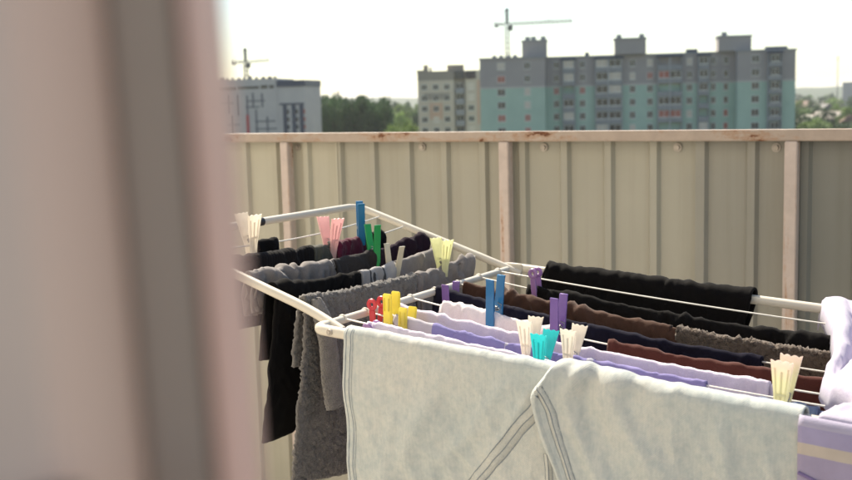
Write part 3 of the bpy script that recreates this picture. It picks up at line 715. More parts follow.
# ------------------------------------------------------------------ clothes pegs
def outline_plate(pts, th):
    """plate with outline pts in (x, z), thickness th along y"""
    m = MB(); m.prism([(x, z) for x, z in pts], 0, th); m.xform(Matrix.Rotation(R(90), 4, 'X') @ Matrix.Translation((0, 0, -th/2))); return m
def side_plate(pts, wd):
    """bar with side profile pts in (y, z), width wd along x"""
    m = MB(); m.prism([(y, z) for y, z in pts], -wd/2, wd/2)
    m.xform(Matrix(((0, 0, 1, 0), (1, 0, 0, 0), (0, 1, 0, 0), (0, 0, 0, 1)))); return m
def half_straight(w=.0125, top=.058, bot=-.016):
    p = [(.0012, bot), (.0045, bot), (.0062, bot+.012), (.0075, .016), (.0105, top-.004), (.0125, top), (.0085, top), (.0052, .030), (.0022, .016), (.0035, .008), (.0016, .002), (.0012, -.004)]
    return side_plate(p, w).bevel(.0007, 1).mesh('jaw', True)
def half_tulip(w0=.0092, w1=.0215, top=.045, bot=-.018):
    # scalloped crown
    o = [(-w0/2, bot), (w0/2, bot), (w0/2+.001, 0), (w1/2-.0015, top*.7), (w1/2, top+.0016)]
    for a in np.linspace(0, 1, 19)[1:]:
        x = w1/2 - a*w1; o.append((x, top + .0016*abs(math.cos(a*math.pi*3))))
    o += [(-w1/2+.0015, top*.7), (-w0/2-.001, 0)]
    m = outline_plate(o, .0028); bmesh.ops.subdivide_edges(m.bm, edges=[e for e in m.bm.edges if abs(e.verts[0].co.z-e.verts[1].co.z) > .008], cuts=3)
    for v in m.bm.verts:
        z = v.co.z; t = max(0.0, (z-bot)/(top-bot)); v.co.y = v.co.y*(1.2-.35*t) + .0034 + .0105*t**1.6 - .002*math.cos(v.co.x/w1*3)*t
    # a middle rib on the outside
    fy = lambda z: .0034 + .0014 + .0105*max(0, (z-bot)/(top-bot))**1.6
    m.tube([(0, fy(z)-.0004, z) for z in np.linspace(bot+.002, top*.78, 12)], .0011, 6)
    for q in (-1, 1): m.tube([(q*(.0036 + .0034*max(0, z/top)), fy(z)-.0008, z) for z in np.linspace(.002, top*.86, 10)], .0008, 5)
    m.box((-.0052, fy(.012)-.0012, .0105), (.0052, fy(.012)+.0012, .0130))
    return m.mesh('jaw', True)
def half_chunky(w=.0135, top=.044, bot=-.018):
    p = [(.0012, bot), (.0052, bot), (.0078, bot+.010), (.0085, .012), (.0100, top-.004), (.0095, top), (.0056, top), (.0042, .020), (.0020, .010), (.0034, .004), (.0012, -.002)]
    m = side_plate(p, w); m.bevel(.0012, 2)
    m.box((-.0046, .0088, .020), (-.0030, .0112, .038)); m.box((.0030, .0088, .020), (.0046, .0112, .038))
    return m.mesh('jaw', True)
def half_round(w=.009, top=.030, bot=-.016, rr=.0088):
    m = side_plate([(.001, bot), (.0042, bot), (.0062, 0), (.0085, top-.004), (.0050, top-.004), (.0018, .004)], w); m.bevel(.0007, 1)
    n, k = 18, 8
    cc = top + rr*.45; rings = []
    for i in range(n):
        a = 2*math.pi*i/n
        rings.append([m.bm.verts.new(((rr-.0032+.0032*math.cos(b))*math.cos(a), .0068+.0026*math.sin(b), cc+(rr-.0032+.0032*math.cos(b))*math.sin(a))) for b in [2*math.pi*j/k for j in range(k)]])
    for i in range(n):
        for j in range(k): m.bm.faces.new((rings[i][j], rings[(i+1) % n][j], rings[(i+1) % n][(j+1) % k], rings[i][(j+1) % k]))
    return m.mesh('jaw', True)
def spring_mesh(w=.0125, z=.010, r=.0032):
    m = MB(); n = 46
    m.tube([(-w*.38 + w*.76*i/n, r*math.cos(i*.82), z + r*math.sin(i*.82)) for i in range(n+1)], .00065, 5)
    for s in (1, -1):
        m.tube([(s*w*.38, 0, z-r), (s*w*.52, s*.004, z-.001), (s*w*.52, s*.0078, z+.004), (0, s*.0086, z+.006)], .00065, 5)
    return m.mesh('spring', 'all')
JAWS = {k: f() for k, f in dict(straight=half_straight, tulip=half_tulip, chunky=half_chunky, round=half_round).items()}
SPR = dict(straight=spring_mesh(.0125, .014), tulip=spring_mesh(.0098, .006, .0026), chunky=spring_mesh(.0145, .008), round=spring_mesh(.011, .006, .0026))
PM = dict(blue=peg_plastic('blue_plastic', (.012,.15,.34), 0), green=peg_plastic('green_plastic', (.01,.33,.09), .12), cream=peg_plastic('cream_plastic', (.95,.90,.82), .55),
          pink=peg_plastic('pink_plastic', (.90,.64,.64), .5), beige=peg_plastic('beige_plastic', (.62,.58,.48), .25), lime=peg_plastic('pale_lime_plastic', (.90,.90,.64), .55),
          purple=peg_plastic('purple_plastic', (.21,.12,.37), .12), turq=peg_plastic('turquoise_plastic', (.07,.76,.78), .58), red=peg_plastic('red_plastic', (.66,.05,.07), .15),
          yellow=peg_plastic('yellow_plastic', (.92,.82,.20), .5), violet=peg_plastic('violet_plastic', (.36,.20,.46), .15), pale=peg_plastic('pale_yellow_pink_plastic', (.88,.86,.66), .55, c2=(.90,.76,.72)))
def peg(kind, color, pos, rz, label, lean=0, tilt=0, op=3.0, lift=0.0, scale=1.0, spin=0, gap=.0045):
    e = empty('clothes_peg', (pos[0], pos[1], pos[2] + lift), 0)
    e.rotation_euler = Matrix.Rotation(rz, 3, 'Z').to_euler()
    e.rotation_euler = (Matrix.Rotation(rz, 3, 'Z') @ Matrix.Rotation(R(spin), 3, 'Z') @ Matrix.Rotation(R(tilt), 3, 'X') @ Matrix.Rotation(R(lean), 3, 'Y')).to_euler()
    e.scale = (scale,)*3
    tag(e, label, 'clothes peg', 'clothes pegs on the drying rack')
    for s in (1, -1):
        me = JAWS[kind]; o = bpy.data.objects.new('jaw', me.copy()); o.data.materials.append(PM[color]); col.objects.link(o); o.parent = e
        o.rotation_euler = (R(-op)*s, 0, 0) if s == 1 else Matrix.Rotation(R(op), 3, 'X').to_euler()
        if s == -1: o.rotation_euler = (Matrix.Rotation(R(op), 3, 'X') @ Matrix.Rotation(math.pi, 3, 'Z')).to_euler()
        o.location = (0, gap*s, 0)
    sp = bpy.data.objects.new('spring', SPR[kind].copy()); sp.data.materials.append(M['steel']); col.objects.link(sp); sp.parent = e
    return e
Wm = wire_main; Ww = wire_wing; Q = R(90)
peg('straight', 'blue', Wm('w5', -.752), 0, 'tall blue peg in the middle of the rack, clipping the white top', lean=5, tilt=3, op=-1.5, lift=.002, gap=.008, scale=1.03)
peg('straight', 'purple', Wm('w5', -.652), 0, 'purple peg standing tall left of the maroon garment', lean=4, tilt=2, op=-1, lift=-.004, gap=.0065)
peg('straight', 'purple', Wm('w4', -.868), 0, 'short purple peg half hidden behind the white top', lean=2, tilt=0, op=0, lift=-.040, gap=.007)
peg('round', 'violet', Wm('w2', -.788), 0, 'violet peg with round finger ring at the left end of the far black garments', lean=-4, tilt=0, op=-4, lift=-.006)
peg('tulip', 'cream', Wm('w7', -.637), 0, 'cream translucent peg left of the turquoise one', lean=2, tilt=-3, op=3, lift=-.003, spin=6, gap=.006, scale=.97)
peg('tulip', 'cream', Wm('w7', -.578), 0, 'cream translucent peg right of the turquoise one', lean=6, tilt=-2, op=3, lift=-.003, spin=4, gap=.006, scale=.97)
peg('tulip', 'turq', Wm('w8', -.592), 0, 'turquoise translucent peg right behind the jeans', lean=5, tilt=-4, op=5, lift=-.006, spin=6, gap=.006, scale=.97)
peg('tulip', 'pale', Wm('w8', -.300), 0, 'pale yellow and pink peg near the right end of the jeans', lean=4, tilt=-2, op=0, lift=.004, scale=1.12, gap=.004)
peg('round', 'red', Wm('w7', -.876), 0, 'red peg with round ends by the corner of the rack', lean=2, tilt=0, op=1, lift=-.018)
peg('chunky', 'yellow', Wm('w7', -.850), 0, 'taller yellow peg next to the red one', lean=1, tilt=0, op=-2, lift=-.008)
peg('chunky', 'yellow', Wm('w7', -.827), 0, 'lower yellow peg at the left end of the striped cloth', lean=2, tilt=-6, op=0, lift=-.024)
peg('round', 'violet', Wm('w8', -.868), 0, 'violet peg peeping over the left corner of the jeans', lean=40, tilt=0, op=0, lift=-.032)
peg('tulip', 'cream', Ww('v1', 1.312), Q, 'cream peg at the far left of the wing beside the small black sock', lean=-3, tilt=0, op=5, lift=.002, scale=1.08, spin=-22)
peg('tulip', 'pink', Ww('v2', 1.450), Q, 'pink peg on the wing between olive and burgundy cloth', lean=2, op=4.5, lift=.002, scale=1.08, spin=-22, gap=.005)
peg('straight', 'blue', Ww('v2', 1.538), Q, 'dark blue peg standing tallest on the wing', lean=0, tilt=4, op=-1, lift=.008, spin=-48, gap=.005)
peg('straight', 'green', Ww('v3', 1.504), Q, 'bright green peg opened in a V on the wing', lean=0, tilt=-2, op=2.5, lift=-.008, spin=-25)
peg('straight', 'beige', Ww('v4', 1.486), Q, 'greyish beige peg opened in a V right of the green one', lean=2, tilt=3, op=6.5, lift=-.016, spin=-15, scale=.92)
peg('tulip', 'lime', Ww('v5', 1.560), Q, 'pale lime translucent peg on the grey shirt near the hinge', lean=0, op=2.5, lift=.006, spin=-30, gap=.005)

# ------------------------------------------------------------------ the town beyond
GZ = H - 21.5
M['ground'] = plain('town_ground', (0.0594,0.0726,0.0363), .95, .4, .02, c2=(0.1056,0.0957,0.0726))
gm = grid_mesh('ground', np.array([[(x, y, GZ) for y in np.linspace(-400, 9000, 30)] for x in np.linspace(-9000, 7000, 30)]))
tag(link('ground', gm, M['ground']), kind='structure')
M['hill'] = plain('wooded_hill', (.05,.075,.04), .95, .4, .01)
hp = []
for i in range(160):
    a = R(-70 + 140*i/159); row = []
    for j, d in enumerate(np.linspace(2600, 4400, 12)):
        t = math.sin(math.pi*j/11); hz = (46 + 26*noise.noise((a*6, 1, 0)) + 9*noise.noise((a*25, 3, 0)) + 4*noise.noise((a*90, 3, 0)))*t
        b = a + yaw
        row.append((-math.sin(b)*d, math.cos(b)*d, GZ - 1 + max(0, hz)*.62))
    hp.append(row)
tag(link('hills', grid_mesh('hills', np.array(hp)), M['hill']), kind='structure')

# trees
def leafmat(name, c, c2):
    m, nt, bs = mat(name)
    oi = N(nt, 'ShaderNodeObjectInfo'); ob = tc(nt)
    f = noi(nt, ob, .9, 4, .6); r = ramp(nt, f, ((.3, c2), (.7, c)))
    v = N(nt, 'ShaderNodeHueSaturation'); mr = N(nt, 'ShaderNodeMapRange'); mr.inputs['To Min'].default_value = .75; mr.inputs['To Max'].default_value = 1.3
    L(nt, oi.outputs['Random'], mr.inputs['Value']); L(nt, mr.outputs[0], v.inputs['Value']); L(nt, r.outputs[0], v.inputs['Color']); L(nt, v.outputs[0], bs.inputs['Base Color'])
    bs.inputs['Roughness'].default_value = .7
    out = nt.nodes['Material Output']; tr = N(nt, 'ShaderNodeBsdfTranslucent'); L(nt, v.outputs[0], tr.inputs['Color'])
    ms = N(nt, 'ShaderNodeMixShader'); ms.inputs[0].default_value = .3
    L(nt, bs.outputs[0], ms.inputs[1]); L(nt, tr.outputs[0], ms.inputs[2]); L(nt, ms.outputs[0], out.inputs['Surface'])
    return m
LM = [leafmat('dark_leaves', (0.06765,0.123,0.04428), (0.03444,0.06765,0.02952)), leafmat('light_leaves', (0.1815,0.2722,0.06804), (0.1134,0.1742,0.05296))]
M['bark'] = plain('bark', (.09,.07,.055), .9, .3, 3)
def crown_mesh(seed, tall):
    rng = random.Random(seed); bm = bmesh.new()
    cl = []
    for _ in range(26):
        t = rng.random(); rad = (math.sin(math.pi*min(1, .12+t*.86))**.7)*(.42 if tall else .5)
        a = rng.random()*6.283; q = rad*math.sqrt(rng.random())
        cl.append((q*math.cos(a), q*math.sin(a), .24 + t*.72, .10 + .10*rng.random()))
    for x, y, z, r in cl:
        for _ in range(46):
            d = Vector((rng.gauss(0,1), rng.gauss(0,1), rng.gauss(0,1))).normalized()*r*(.55+.5*rng.random())
            c = Vector((x, y, z)) + d; s = .026 + .02*rng.random()
            n = Vector((rng.gauss(0,1), rng.gauss(0,1), rng.gauss(0,1)+.6)).normalized(); u = n.orthogonal().normalized()*s; v = n.cross(u)
            bm.faces.new([bm.verts.new(c+u), bm.verts.new(c+v*.7), bm.verts.new(c-u), bm.verts.new(c-v*.7)])
    me = bpy.data.meshes.new('crown'); bm.to_mesh(me); bm.free(); return me
def trunk_mesh(seed):
    rng = random.Random(seed); m = MB(); m.tube([(0,0,0), (.01,0,.2), (0,.01,.45), (.01,0,.8)], [.028,.022,.016,.006], 7)
    for k in range(5):
        a = rng.random()*6.28; z = .25 + .1*k; m.tube([(0,0,z), (.12*math.cos(a), .12*math.sin(a), z+.12), (.24*math.cos(a), .24*math.sin(a), z+.2)], [.011,.008,.003], 5)
    return m.mesh('trunk', 'all')
CR = [crown_mesh(s, s % 2 == 0) for s in range(5)]; TR = [trunk_mesh(s) for s in range(3)]
CRM = {}
def tree(px, dist_v, h, wd, lm, label, group, cr=None):
    x, y = px; e = empty('tree', (x, y, GZ), random.random()*6.28); e.scale = (wd, wd, h)
    tag(e, label, 'tree', group)
    i = random.randrange(5) if cr is None else cr
    if (i, lm) not in CRM:
        c = CR[i].copy(); c.materials.append(LM[lm]); CRM[(i, lm)] = c
    o = bpy.data.objects.new('crown', CRM[(i, lm)]); col.objects.link(o); o.parent = e
    j = random.randrange(3); t = TR[j]
    if not t.materials: t.materials.append(M['bark'])
    o = bpy.data.objects.new('trunk', t); col.objects.link(o); o.parent = e
def ground_at(bear, d):                     # bearing in degrees right of the view direction
    b = yaw - R(bear); return (-math.sin(b)*d, math.cos(b)*d)
rr = random.Random(21)
# wood between the towers on the left: bearings -6.3 .. -0.4
for row, (d, h0, n) in enumerate(((352, 20.5, 15), (368, 21.5, 15), (386, 22.2, 15), (405, 22.6, 14))):
    for k in range(n):
        b = -6.6 + 4.6*k/(n-1) + rr.uniform(-.15, .15)
        tree(ground_at(b, d + rr.uniform(-6, 6)), d, h0 + rr.uniform(-1.6, .9) - (1.1 if b > -3 else 0), rr.uniform(7, 9.5), 0, 'dark green tall tree in the dense wood beyond the fence', 'dark trees of the wood')
for row, (d, h0, n) in enumerate(((520, 17, 9), (640, 17, 11), (800, 18, 12))):
    for k in range(n):
        b = -3.6 + 4.6*k/(n-1) + rr.uniform(-.2, .2)
        tree(ground_at(b, d + rr.uniform(-20, 20)), d, h0 + rr.uniform(-2.5, 2), rr.uniform(9, 13), 0 if rr.random() < .55 else 1, 'tree far off in the gap between wood and brown building', 'trees in the gap by the brown building')
for k, (b, d, h) in enumerate(((-1.35, 300, 14.2), (-.95, 310, 15.2), (-.6, 305, 14.0), (-1.7, 330, 13.4), (-6.0, 300, 12.6))):
    tree(ground_at(b, d), d, h, rr.uniform(7, 9), 1, ['light green bushy tree, left of three by the brown building', 'light green bushy tree, middle of three by the brown building', 'light green bushy tree touching the brown building', 'small light green tree in front of the dark wood', 'light green tree beside the grey striped tower'][k], 'light green trees near the fence line')
# trees and houses at the right edge: bearings 18.2 .. 24
for row, (d, h0, n) in enumerate(((430, 10.5, 7), (520, 11, 9), (620, 12, 10), (760, 12, 11), (950, 13, 12), (1250, 13, 13), (1700, 14, 15))):
    for k in range(n):
        b = 17.6 + 6.4*k/(n-1) + rr.uniform(-.25, .25)
        tree(ground_at(b, d + rr.uniform(-30, 30)), d, h0 + rr.uniform(-3.5, 2.5), rr.uniform(9, 15)*(1 + .3*(d > 900)), 0 if rr.random() < .6 else 1, 'leafy tree among the low houses at the right', 'trees among the houses at the right')
def wood(d0, d1, b0, b1, n):
    V = []; rg = random.Random(5)
    for _ in range(n):
        c = CR[rg.randrange(5)]; vv = np.empty(len(c.vertices)*3); c.vertices.foreach_get('co', vv); vv = vv.reshape(-1, 3)
        d = rg.uniform(d0, d1); x, y = ground_at(rg.uniform(b0, b1), d); a = rg.random()*6.28; w_ = rg.uniform(10, 15)
        V.append(np.stack([(vv[:,0]*math.cos(a) - vv[:,1]*math.sin(a))*w_ + x, (vv[:,0]*math.sin(a) + vv[:,1]*math.cos(a))*w_ + y, vv[:,2]*rg.uniform(11, 15.5) + GZ], 1))
    V = np.concatenate(V); me = bpy.data.meshes.new('distant_wood'); me.from_pydata(V.tolist(), [], np.arange(len(V)).reshape(-1, 4).tolist())
    return link('distant_wood', me, LM[0])
tag(wood(520, 1500, -60, -12.5, 240), 'far off green wood beyond the tower at the left', 'wood', kind='stuff')
HM = [plain('roof_slate', (0.132,0.1254,0.1254), .8, .2, .8), plain('roof_rust', (0.1848,0.1122,0.0858), .8, .2, .8), plain('roof_pale', (0.2376,0.2112,0.1848), .8, .15, .8)]
HW = plain('house_plaster', (0.2244,0.2046,0.1782), .9, .15, .5)
M['pane'] = plain('dark_glass', (.02,.026,.036), .12, .3, .7, spec=.6)
def house(b, d, w, l, h, rm, label, rz):
    x, y = ground_at(b, d); e = empty('house', (x, y, GZ), rz); tag(e, label, 'house', 'low houses at the right')
    MB().box((-w/2, -l/2, 0), (w/2, l/2, h)).build('wall', HW, e)
    m = MB(); m.prism([(-w/2-.5, 0), (w/2+.5, 0), (0, w*.36)], -l/2-.5, l/2+.5); m.xform(Matrix.Translation((0, 0, h+.02)) @ Matrix.Rotation(R(90), 4, 'X'))
    rf = m.build('roof', HM[rm], e)
    MB().box((w*.15, -.5, h+1), (w*.15+.8, .5, h+w*.36+.8)).build('chimney', HM[1], rf)
    for yy in (-l*.28, 0, l*.28):
        for s in (-1, 1): MB().box((s*(w/2+.03)-.03, yy-.6, h*.45), (s*(w/2+.03)+.03, yy+.6, h*.45+1.4)).build('window', M['pane'], e)
for k, a in enumerate(((19.3, 560, 9, 14, 6.5, 2, 'house with a pale roof left of the rust roofed one', .6), (20.2, 600, 10, 16, 7, 2, 'long house with a sunlit pale roof among trees', 1.1), (21.1, 540, 9, 13, 6.5, 1, 'house with a rust coloured roof at the right', .3),
                      (19.8, 780, 12, 18, 8, 0, 'grey roofed house behind the pale roofed ones', .8), (22.0, 690, 11, 20, 8, 0, 'large slate roofed house near the right edge', .2), (18.8, 900, 12, 20, 9, 1, 'distant rust roofed house next to the green block', 1.3))): house(*a)

# apartment blocks -------------------------------------------------
M['win_frame'] = plain('white_upvc', (0.7979,0.7672,0.7009), .5, .1, 2)
M['curtain'] = plain('pale_curtain', (0.7078,0.6188,0.514), .9, .2, 2)
M['redcurtain'] = plain('terracotta_curtain', (0.4891,0.1856,0.1402), .9, .2, 2)
def wmesh(wd, h, two=True):
    m = MB(); f = .09
    m.box((-wd/2, -.06, 0), (-wd/2+f, .03, h)); m.box((wd/2-f, -.06, 0), (wd/2, .03, h)); m.box((-wd/2+f, -.055, 0), (wd/2-f, .03, f)); m.box((-wd/2+f, -.055, h-f), (wd/2-f, .03, h))
    if two: m.box((-.045, -.055, f), (.045, .03, h-f))
    m.box((-wd/2-.08, -.16, -.09), (wd/2+.08, -.062, -.005))
    return m.mesh('window')
def pmesh(wd, h): return MB().box((-wd/2+.08, -.03, .08), (wd/2-.08, -.012, h-.08)).mesh('pane')
WINS = {}
def window(parent, u, z, y, wd=1.5, h=1.5, pane='pane', frame='win_frame'):
    k = (wd, h, pane, frame)
    if k not in WINS:
        a = wmesh(wd, h, wd > 1.0); a.materials.append(M[frame]); b = pmesh(wd, h); b.materials.append(M[pane]); WINS[k] = (a, b)
    a, b = WINS[k]
    o = bpy.data.objects.new('window', a); col.objects.link(o); o.parent = parent; o.location = (u, y, z)
    p = bpy.data.objects.new('pane', b); col.objects.link(p); p.parent = o
def facade(name, c, c2, sc_=.25):
    return plain(name, c, .9, .1, sc_, c2=c2, bmp=.15, bscale=2)
M['sage'] = facade('sage_green_render', (0.4597,0.5952,0.4941), (0.398,0.5207,0.4343))
M['greywall'] = facade('mauve_grey_render', (0.4217,0.3832,0.3618), (0.3709,0.3353,0.3257))
M['band'] = facade('pale_band', (0.5792,0.5569,0.5023), (0.5148,0.495,0.4556))
M['loggia'] = facade('grey_loggia_render', (0.3475,0.3465,0.3505), (0.296,0.297,0.3037))
M['roofmetal'] = plain('dark_blue_metal', (.07,.085,.13), .5, .2, .5)
M['pipe'] = plain('white_drainpipe', (0.495,0.495,0.495), .5, .1, 1)
big = empty('apartment_block', (-117.5, 209.3, GZ), R(24.3))
tag(big, 'long green apartment block with grey upper storeys, right of centre', 'building')
ZB, ZT = 23.5, 29.75                         # colour boundary and roof above ground
REC = 4.5
def vol(u0, u1, y0, y1, nm='wall'):
    MB().box((u0, y0, 0), (u1, y1, ZB)).build('wall', M['sage'], big)
    MB().box((u0-.03, y0-.06, ZB+.004), (u1+.03, y1+.06, ZB+.35)).build('band', M['band'], big)
    MB().box((u0, y0, ZB+.354), (u1, y1, ZT)).build('upper_wall', M['greywall'], big)
    MB().box((u0-.2, y0-.22, ZT+.004), (u1+.2, y1+.2, ZT+.35)).build('parapet', M['loggia'], big)
vol(0, 14.0, 0, 14); vol(14.01, 53.98, REC, 13.9); vol(54.0, 65.7, 0, 14)
# stair strip
def penthouse(u0, u1, h, chim):
    MB().box((u0, 3, ZT+.36), (u1, 8, ZT+h)).build('roof_room', M['greywall'], big)
    MB().box((u0-.2, 2.8, ZT+h+.004), (u1+.2, 8.2, ZT+h+.3)).build('roof_slab', M['loggia'], big)
    for c in chim: MB().box((c, 4, ZT+h+.31), (c+1.1, 5.2, ZT+h+1.1)).build('chimney', M['loggia'], big)
penthouse(9.0, 14.3, 3.7, (9.6, 10.9, 13.0)); penthouse(28.8, 35.4, 3.5, (29.2, 34)); penthouse(50.4, 57.2, 3.3, (51.2,))
for u in (2.5, 4.0, 5.6, 7): MB().box((u, 3, ZT+.36), (u+.9, 4, ZT+.95)).build('vent', M['loggia'], big)
for u, w_ in ((22.5, .9), (44, 2.4), (60.5, 4.5)): MB().box((u, REC+1, ZT+.36), (u+w_, REC+2.5, ZT+1.1)).build('vent', M['roofmetal'], big)
FL = [ZT - 2.25 - 2.78*k for k in range(6)]  # window sills of the six floors in sight
rw = random.Random(4)
def rp(): return rw.choice(['pane']*6 + ['curtain']*2 + ['redcurtain'])
for k, z in enumerate(FL):
    window(big, 4.6, z, 0, 1.7, 1.5, 'curtain' if k == 0 else 'redcurtain' if k in (1, 4) else 'pane'); window(big, 10.2, z, 0, 1.3, 1.5, 'pane' if k < 2 else 'redcurtain' if k > 3 else 'curtain')
    for u in (16.3, 21.9, 32.6, 36.3, 44.6, 52.2): window(big, u, z, REC, 1.25 if u < 50 else 1.0, 1.5, rp())
    window(big, 49.6, z, REC, 1.1, 1.5, rp())
    window(big, 57.6, z, 0, 1.6, 1.5, 'pane')
    window(big, 61.4, z, -1.22, 1.7, 1.5, 'pane')
# loggia stacks: slab + parapet per floor, glazed fronts
def stack(u0, u1, y, dep=1.2, glazed=.7, cap=True):
    MB().box((u0, y-dep, 6), (u0+.18, y-.004, ZT-.5)).box((u1-.18, y-dep, 6), (u1, y-.004, ZT-.5)).build('loggia_side', M['loggia'], big)
    for k, z in enumerate(FL):
        MB().box((u0+.19, y-dep, z-1.0), (u1-.19, y-dep+.12, z+.05)).box((u0+.19, y-dep+.13, z-1.0), (u1-.19, y-.004, z-.82)).build('balcony', M['loggia'], big)
        if rw.random() < glazed:
            n = max(1, round((u1-u0)/2.6)); s = (u1-u0-.4)/n
            for i in range(n): window(big, u0+.2+s*(i+.5), z+.08, y-dep+.07, round(s-.1, 2), 1.55, rw.choice(['pane','pane','curtain','pane','redcurtain']))
    if cap: MB().box((u0-.25, y-dep-.25, ZT-.49), (u1+.25, y-.24, ZT-.1)).build('canopy', M['roofmetal'], big)
stack(17.6, 20.3, REC, glazed=.75); stack(24.6, 30.4, REC); stack(37.8, 43.0, REC); stack(46.3, 48.6, REC, 1.2, .8); stack(60.0, 62.8, 0, 1.2, 0)
for u in (27.4, 40.4): MB().tube([(u, REC-1.36, 4), (u, REC-1.36, ZT-.6)], .13, 8).build('drainpipe', M['pipe'], big, smooth=True)

mid = empty('apartment_block', (-155.9, 244.5, GZ), R(32.3))
tag(mid, 'brown and cream apartment block left of the green one', 'building')
M['taupewall'] = facade('taupe_render', (0.3217,0.2785,0.2336), (0.2831,0.2475,0.2103)); M['creamwall'] = facade('cream_render', (0.592,0.5198,0.4206), (0.5405,0.4702,0.3855)); M['peach'] = facade('peach_render', (0.6049,0.4084,0.292), (0.5405,0.3712,0.2687))
ZM = 28.9
MB().box((0, 0, 0), (9.5, 13, ZM)).build('wall', M['creamwall'], mid)
MB().box((9.52, .8, 0), (12.4, 12.9, ZM-.02)).build('stair_wall', M['taupewall'], mid)
MB().box((12.42, 0, 0), (19.5, 13, ZM)).build('wall', M['creamwall'], mid)
MB().box((-.02, -.05, ZM-2.4), (9.52, -.004, ZM-.01)).build('upper_panel', M['taupewall'], mid)
for z in (ZM-6.6,): MB().box((1.5, -.045, z-.8), (8.3, -.004, z+.9)).build('wall_panel', M['taupewall'], mid)
MB().box((3.0, -.045, ZM-12.5), (6.4, -.004, ZM-8.3)).build('wall_panel', M['peach'], mid)
MB().box((15.5, -.045, ZM-14), (16.3, -.004, ZM-2.5)).build('wall_panel', M['peach'], mid)
for u0, u1, z in ((9.6, 12.3, ZM), (12.6, 15.2, ZM)): MB().box((u0, -.28, z-2.2), (u1, -.06, z-.3)).build('roof_glazing', M['pane'], mid)
for u0, u1, h in ((1.6, 2.9, 1.7), (3.2, 3.8, 1.1), (7.9, 12.3, 1.6)): MB().box((u0, 3, ZM+.004), (u1, 6, ZM+h)).build('roof_room', M['taupewall'], mid)
MB().box((-.2, -.2, ZM+.005), (1.58, 13.2, ZM+.3)).build('parapet', M['taupewall'], mid)
for k in range(5):
    z = ZM - 4.9 - 2.8*k
    for u in (1.7, 4.7, 7.6): window(mid, u, z, -.05 if k else 0, 1.5, 1.5, rp())
    window(mid, 13.9, z, 0, 1.6, 1.5, rp())
    MB().box((9.75, -.5, z-1), (12.2, .79, z+.1)).build('balcony', M['loggia'], mid)
    window(mid, 11, z+.15, .75, 2.0, 1.6, 'pane')

left = empty('tower_block', (-202.2, 221.7, GZ), R(22.3))
tag(left, 'white and grey tower block with a navy side at the far left', 'building')
M['paleclad'] = facade('pale_grey_cladding', (0.569,0.5327,0.5), (0.4914,0.4582,0.4445)); M['navyclad'] = plain('navy_cladding', (.06,.07,.11), .5, .2, .4); M['greyclad'] = facade('dark_grey_cladding', (0.1683,0.1683,0.1881), (0.1386,0.1386,0.1584)); M['redclad'] = plain('red_panel', (.45,.06,.07), .6, .1, 1)
ZL = 28.2
MB().box((-3, 0, 0), (14.4, 16, ZL)).build('wall', M['paleclad'], left)
MB().box((14.42, .15, 0), (21.9, 15.9, ZL-1.1)).build('side_wall', M['paleclad'], left)
MB().box((14.3, -.1, ZL-2.3), (22.1, 15.95, ZL-.6)).build('roof_band', M['navyclad'], left)
for u in (15.8, 18.2, 20.3): MB().box((u, .02, 2), (u+1.1, .146, ZL-7.1)).build('cladding_strip', M['navyclad'], left)
MB().box((14.9, .0, ZL-7.05), (21.6, .14, ZL-6.6)).build('cladding_strip', M['navyclad'], left)
for u in (17.1, 19.5, 21.5):
    for k in range(6): MB().box((u-.3, .03, ZL-9.4-2.0*k), (u+.35, .146, ZL-8.3-2.0*k)).build('window', M['redcurtain'] if u > 21 else M['pane'], left)
for u0, u1, z0, z1 in ((3.5, 9.5, 2.6, 1.9), (10, 11.8, 2.6, 1.7), (12.3, 13.6, 2.6, 1.7), (-2, 3, 2.8, 2.0)):
    MB().box((u0, -.08, ZL-z0), (u1, -.004, ZL-z1)).build('window', M['pane'], left)
for u, z0, z1 in ((3.1, 9.5, 4), (5.8, 10, 4.3), (7.5, 7.6, 3.6), (8.2, 15.5, 8), (10.0, 7.5, 3.8), (1.2, 15, 9.5), (11.2, 14, 10), (.4, 9, 4)):
    MB().box((u, -.09, ZL-z0), (u+.45, -.004, ZL-z1)).build('cladding_strip', M['greyclad'], left)
for u0, u1, z in ((6, 11, 5.6), (5.4, 9.4, 7.2), (8, 13.6, 11), (8, 14, 13), (0, 3.6, 11.8), (-2, 2, 6)):
    MB().box((u0, -.086, ZL-z-.35), (u1, -.0945+.09, ZL-z)).build('cladding_strip', M['greyclad'], left)
MB().box((5.5, -.11, ZL-14.5), (6.4, -.004, ZL-9.4)).build('red_panel', M['redclad'], left)
for u in np.arange(-2, 14, 1.7): MB().box((u, 1, ZL+.004), (u+rw.uniform(.4, 1), 2, ZL+rw.uniform(.3, .9))).build('parapet_block', M['greyclad'], left)

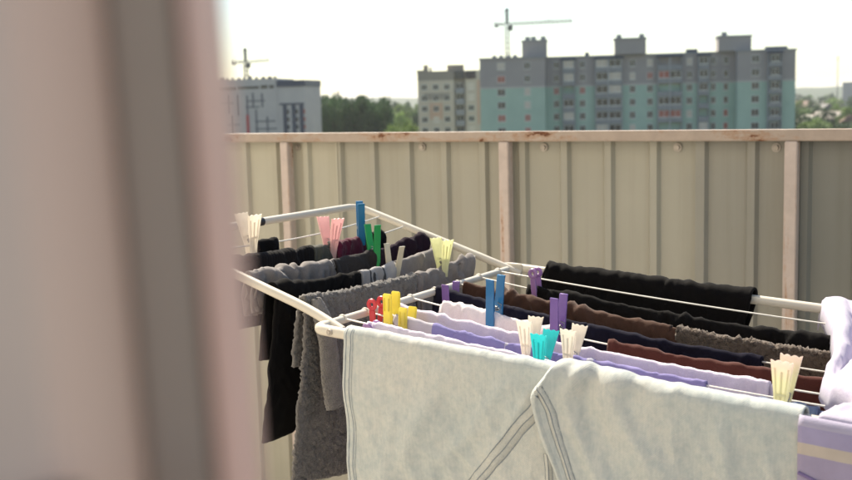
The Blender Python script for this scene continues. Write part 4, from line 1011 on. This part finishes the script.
# tower cranes, aerials, far block
M['crane'] = plain('crane_steel', (.24,.23,.21), .6, .15, .5); M['cranegrey'] = plain('crane_cab', (.13,.13,.125), .6, .15, .5)
def lattice(m, A, B, w, n, r):
    A = Vector(A); B = Vector(B); t = (B-A).normalized(); s = Vector((0, 0, 1)) if abs(t.z) < .8 else Vector((1, 0, 0)); s = (s - t*s.dot(t)).normalized(); q = t.cross(s)
    cs = [(s*a + q*b)*w/2 for a, b in ((1,1),(1,-1),(-1,-1),(-1,1))]
    for c in cs: m.tube([A+c, B+c], r, 4)
    for i in range(n):
        p0 = A + (B-A)*(i/n); p1 = A + (B-A)*((i+1)/n)
        for j in range(4): m.tube([p0+cs[j], p1+cs[(j+1) % 4]], r*.7, 4)
def crane(name, loc, rz, zj, za, jib, cj, label):
    e = empty(name, loc, rz); tag(e, label, 'crane')
    m = MB(); lattice(m, (0,0,0), (0,0,zj), 1.3, int(zj/1.6), .16); m.build('mast', M['crane'], e)
    m = MB(); lattice(m, (0,0,zj+.3), (0,0,za), .8, 4, .22); m.box((-.4,-.4,za-.9), (.4,.4,za+.2)); m.build('apex', M['cranegrey'], e)
    m = MB(); lattice(m, (.8,0,zj+.6), (jib,0,zj+1.0), .9, int(jib/1.4), .12); jb = m.build('jib', M['crane'], e)
    m = MB(); lattice(m, (-.8,0,zj+.6), (-cj,0,zj+.6), .8, 4, .13); m.build('counter_jib', M['crane'], e)
    MB().box((-cj+.2, -.7, zj-.4), (-cj+1.6, .7, zj+.3)).bevel(.1, 1).build('counterweight', M['cranegrey'], e)
    MB().box((.2, -1.5, zj-1.7), (1.9, .1, zj+.2)).bevel(.15, 1).build('cab', M['cranegrey'], e)
    MB().tube([(0,0,za), (jib*.7,0,zj+1.3)], .05, 4).tube([(0,0,za), (-cj,0,zj+1)], .05, 4).build('cable', M['cranegrey'], e)
crane('tower_crane', (-177.6, 335.9, GZ), R(28), H+24.2-GZ, H+29.8-GZ, 22, 4.5, 'pale tower crane with a long jib above the green block')
crane('tower_crane', (-277, 315.7, GZ), R(30), H+15.2-GZ, H+20.7-GZ, 9, 5.5, 'dark tower crane above the tower block at the left')
def aerial(x, y, h, r, label):
    e = empty('radio_mast', (x, y, GZ)); tag(e, label, 'mast')
    MB().tube([(0,0,0), (0,0,h)], [r, r*.5], 8).build('pole', M['crane'], e)
    m = MB()
    for k in range(3): m.box((-r*2.2, -.15, h*(.9+.035*k)), (r*2.2, .15, h*(.9+.035*k)+.4))
    m.build('antenna', M['cranegrey'], e)
aerial(-358, 481.5, H+6-GZ, .55, 'thin mast rising out of the wood at the left')
aerial(-306, 1468, H+42-GZ, .8, 'thin mast on the horizon at the right edge')
fb = empty('distant_block', (-298, 1490, GZ), R(12)); tag(fb, 'blue hazy flat roofed building on the horizon at the right edge', 'building')
MB().box((-6, 0, 0), (60, 25, H+8.5-GZ)).build('wall', M['loggia'], fb)
MB().box((8, 2, H+8.51-GZ), (22, 14, H+11.5-GZ)).build('roof_room', M['loggia'], fb)

# air between here and the horizon
M['haze'] = bpy.data.materials.new('haze_air'); M['haze'].use_nodes = True
hn = M['haze'].node_tree; hn.nodes.clear(); ho = hn.nodes.new('ShaderNodeOutputMaterial'); pv = hn.nodes.new('ShaderNodeVolumePrincipled')
pv.inputs['Color'].default_value = (.86,.90,.96,1); pv.inputs['Density'].default_value = .00010; pv.inputs['Anisotropy'].default_value = .3
hn.links.new(pv.outputs[0], ho.inputs['Volume'])
tag(MB().box((-9100, -500, GZ-1.5), (7100, 9100, H+60)).build('haze', M['haze']), kind='stuff')
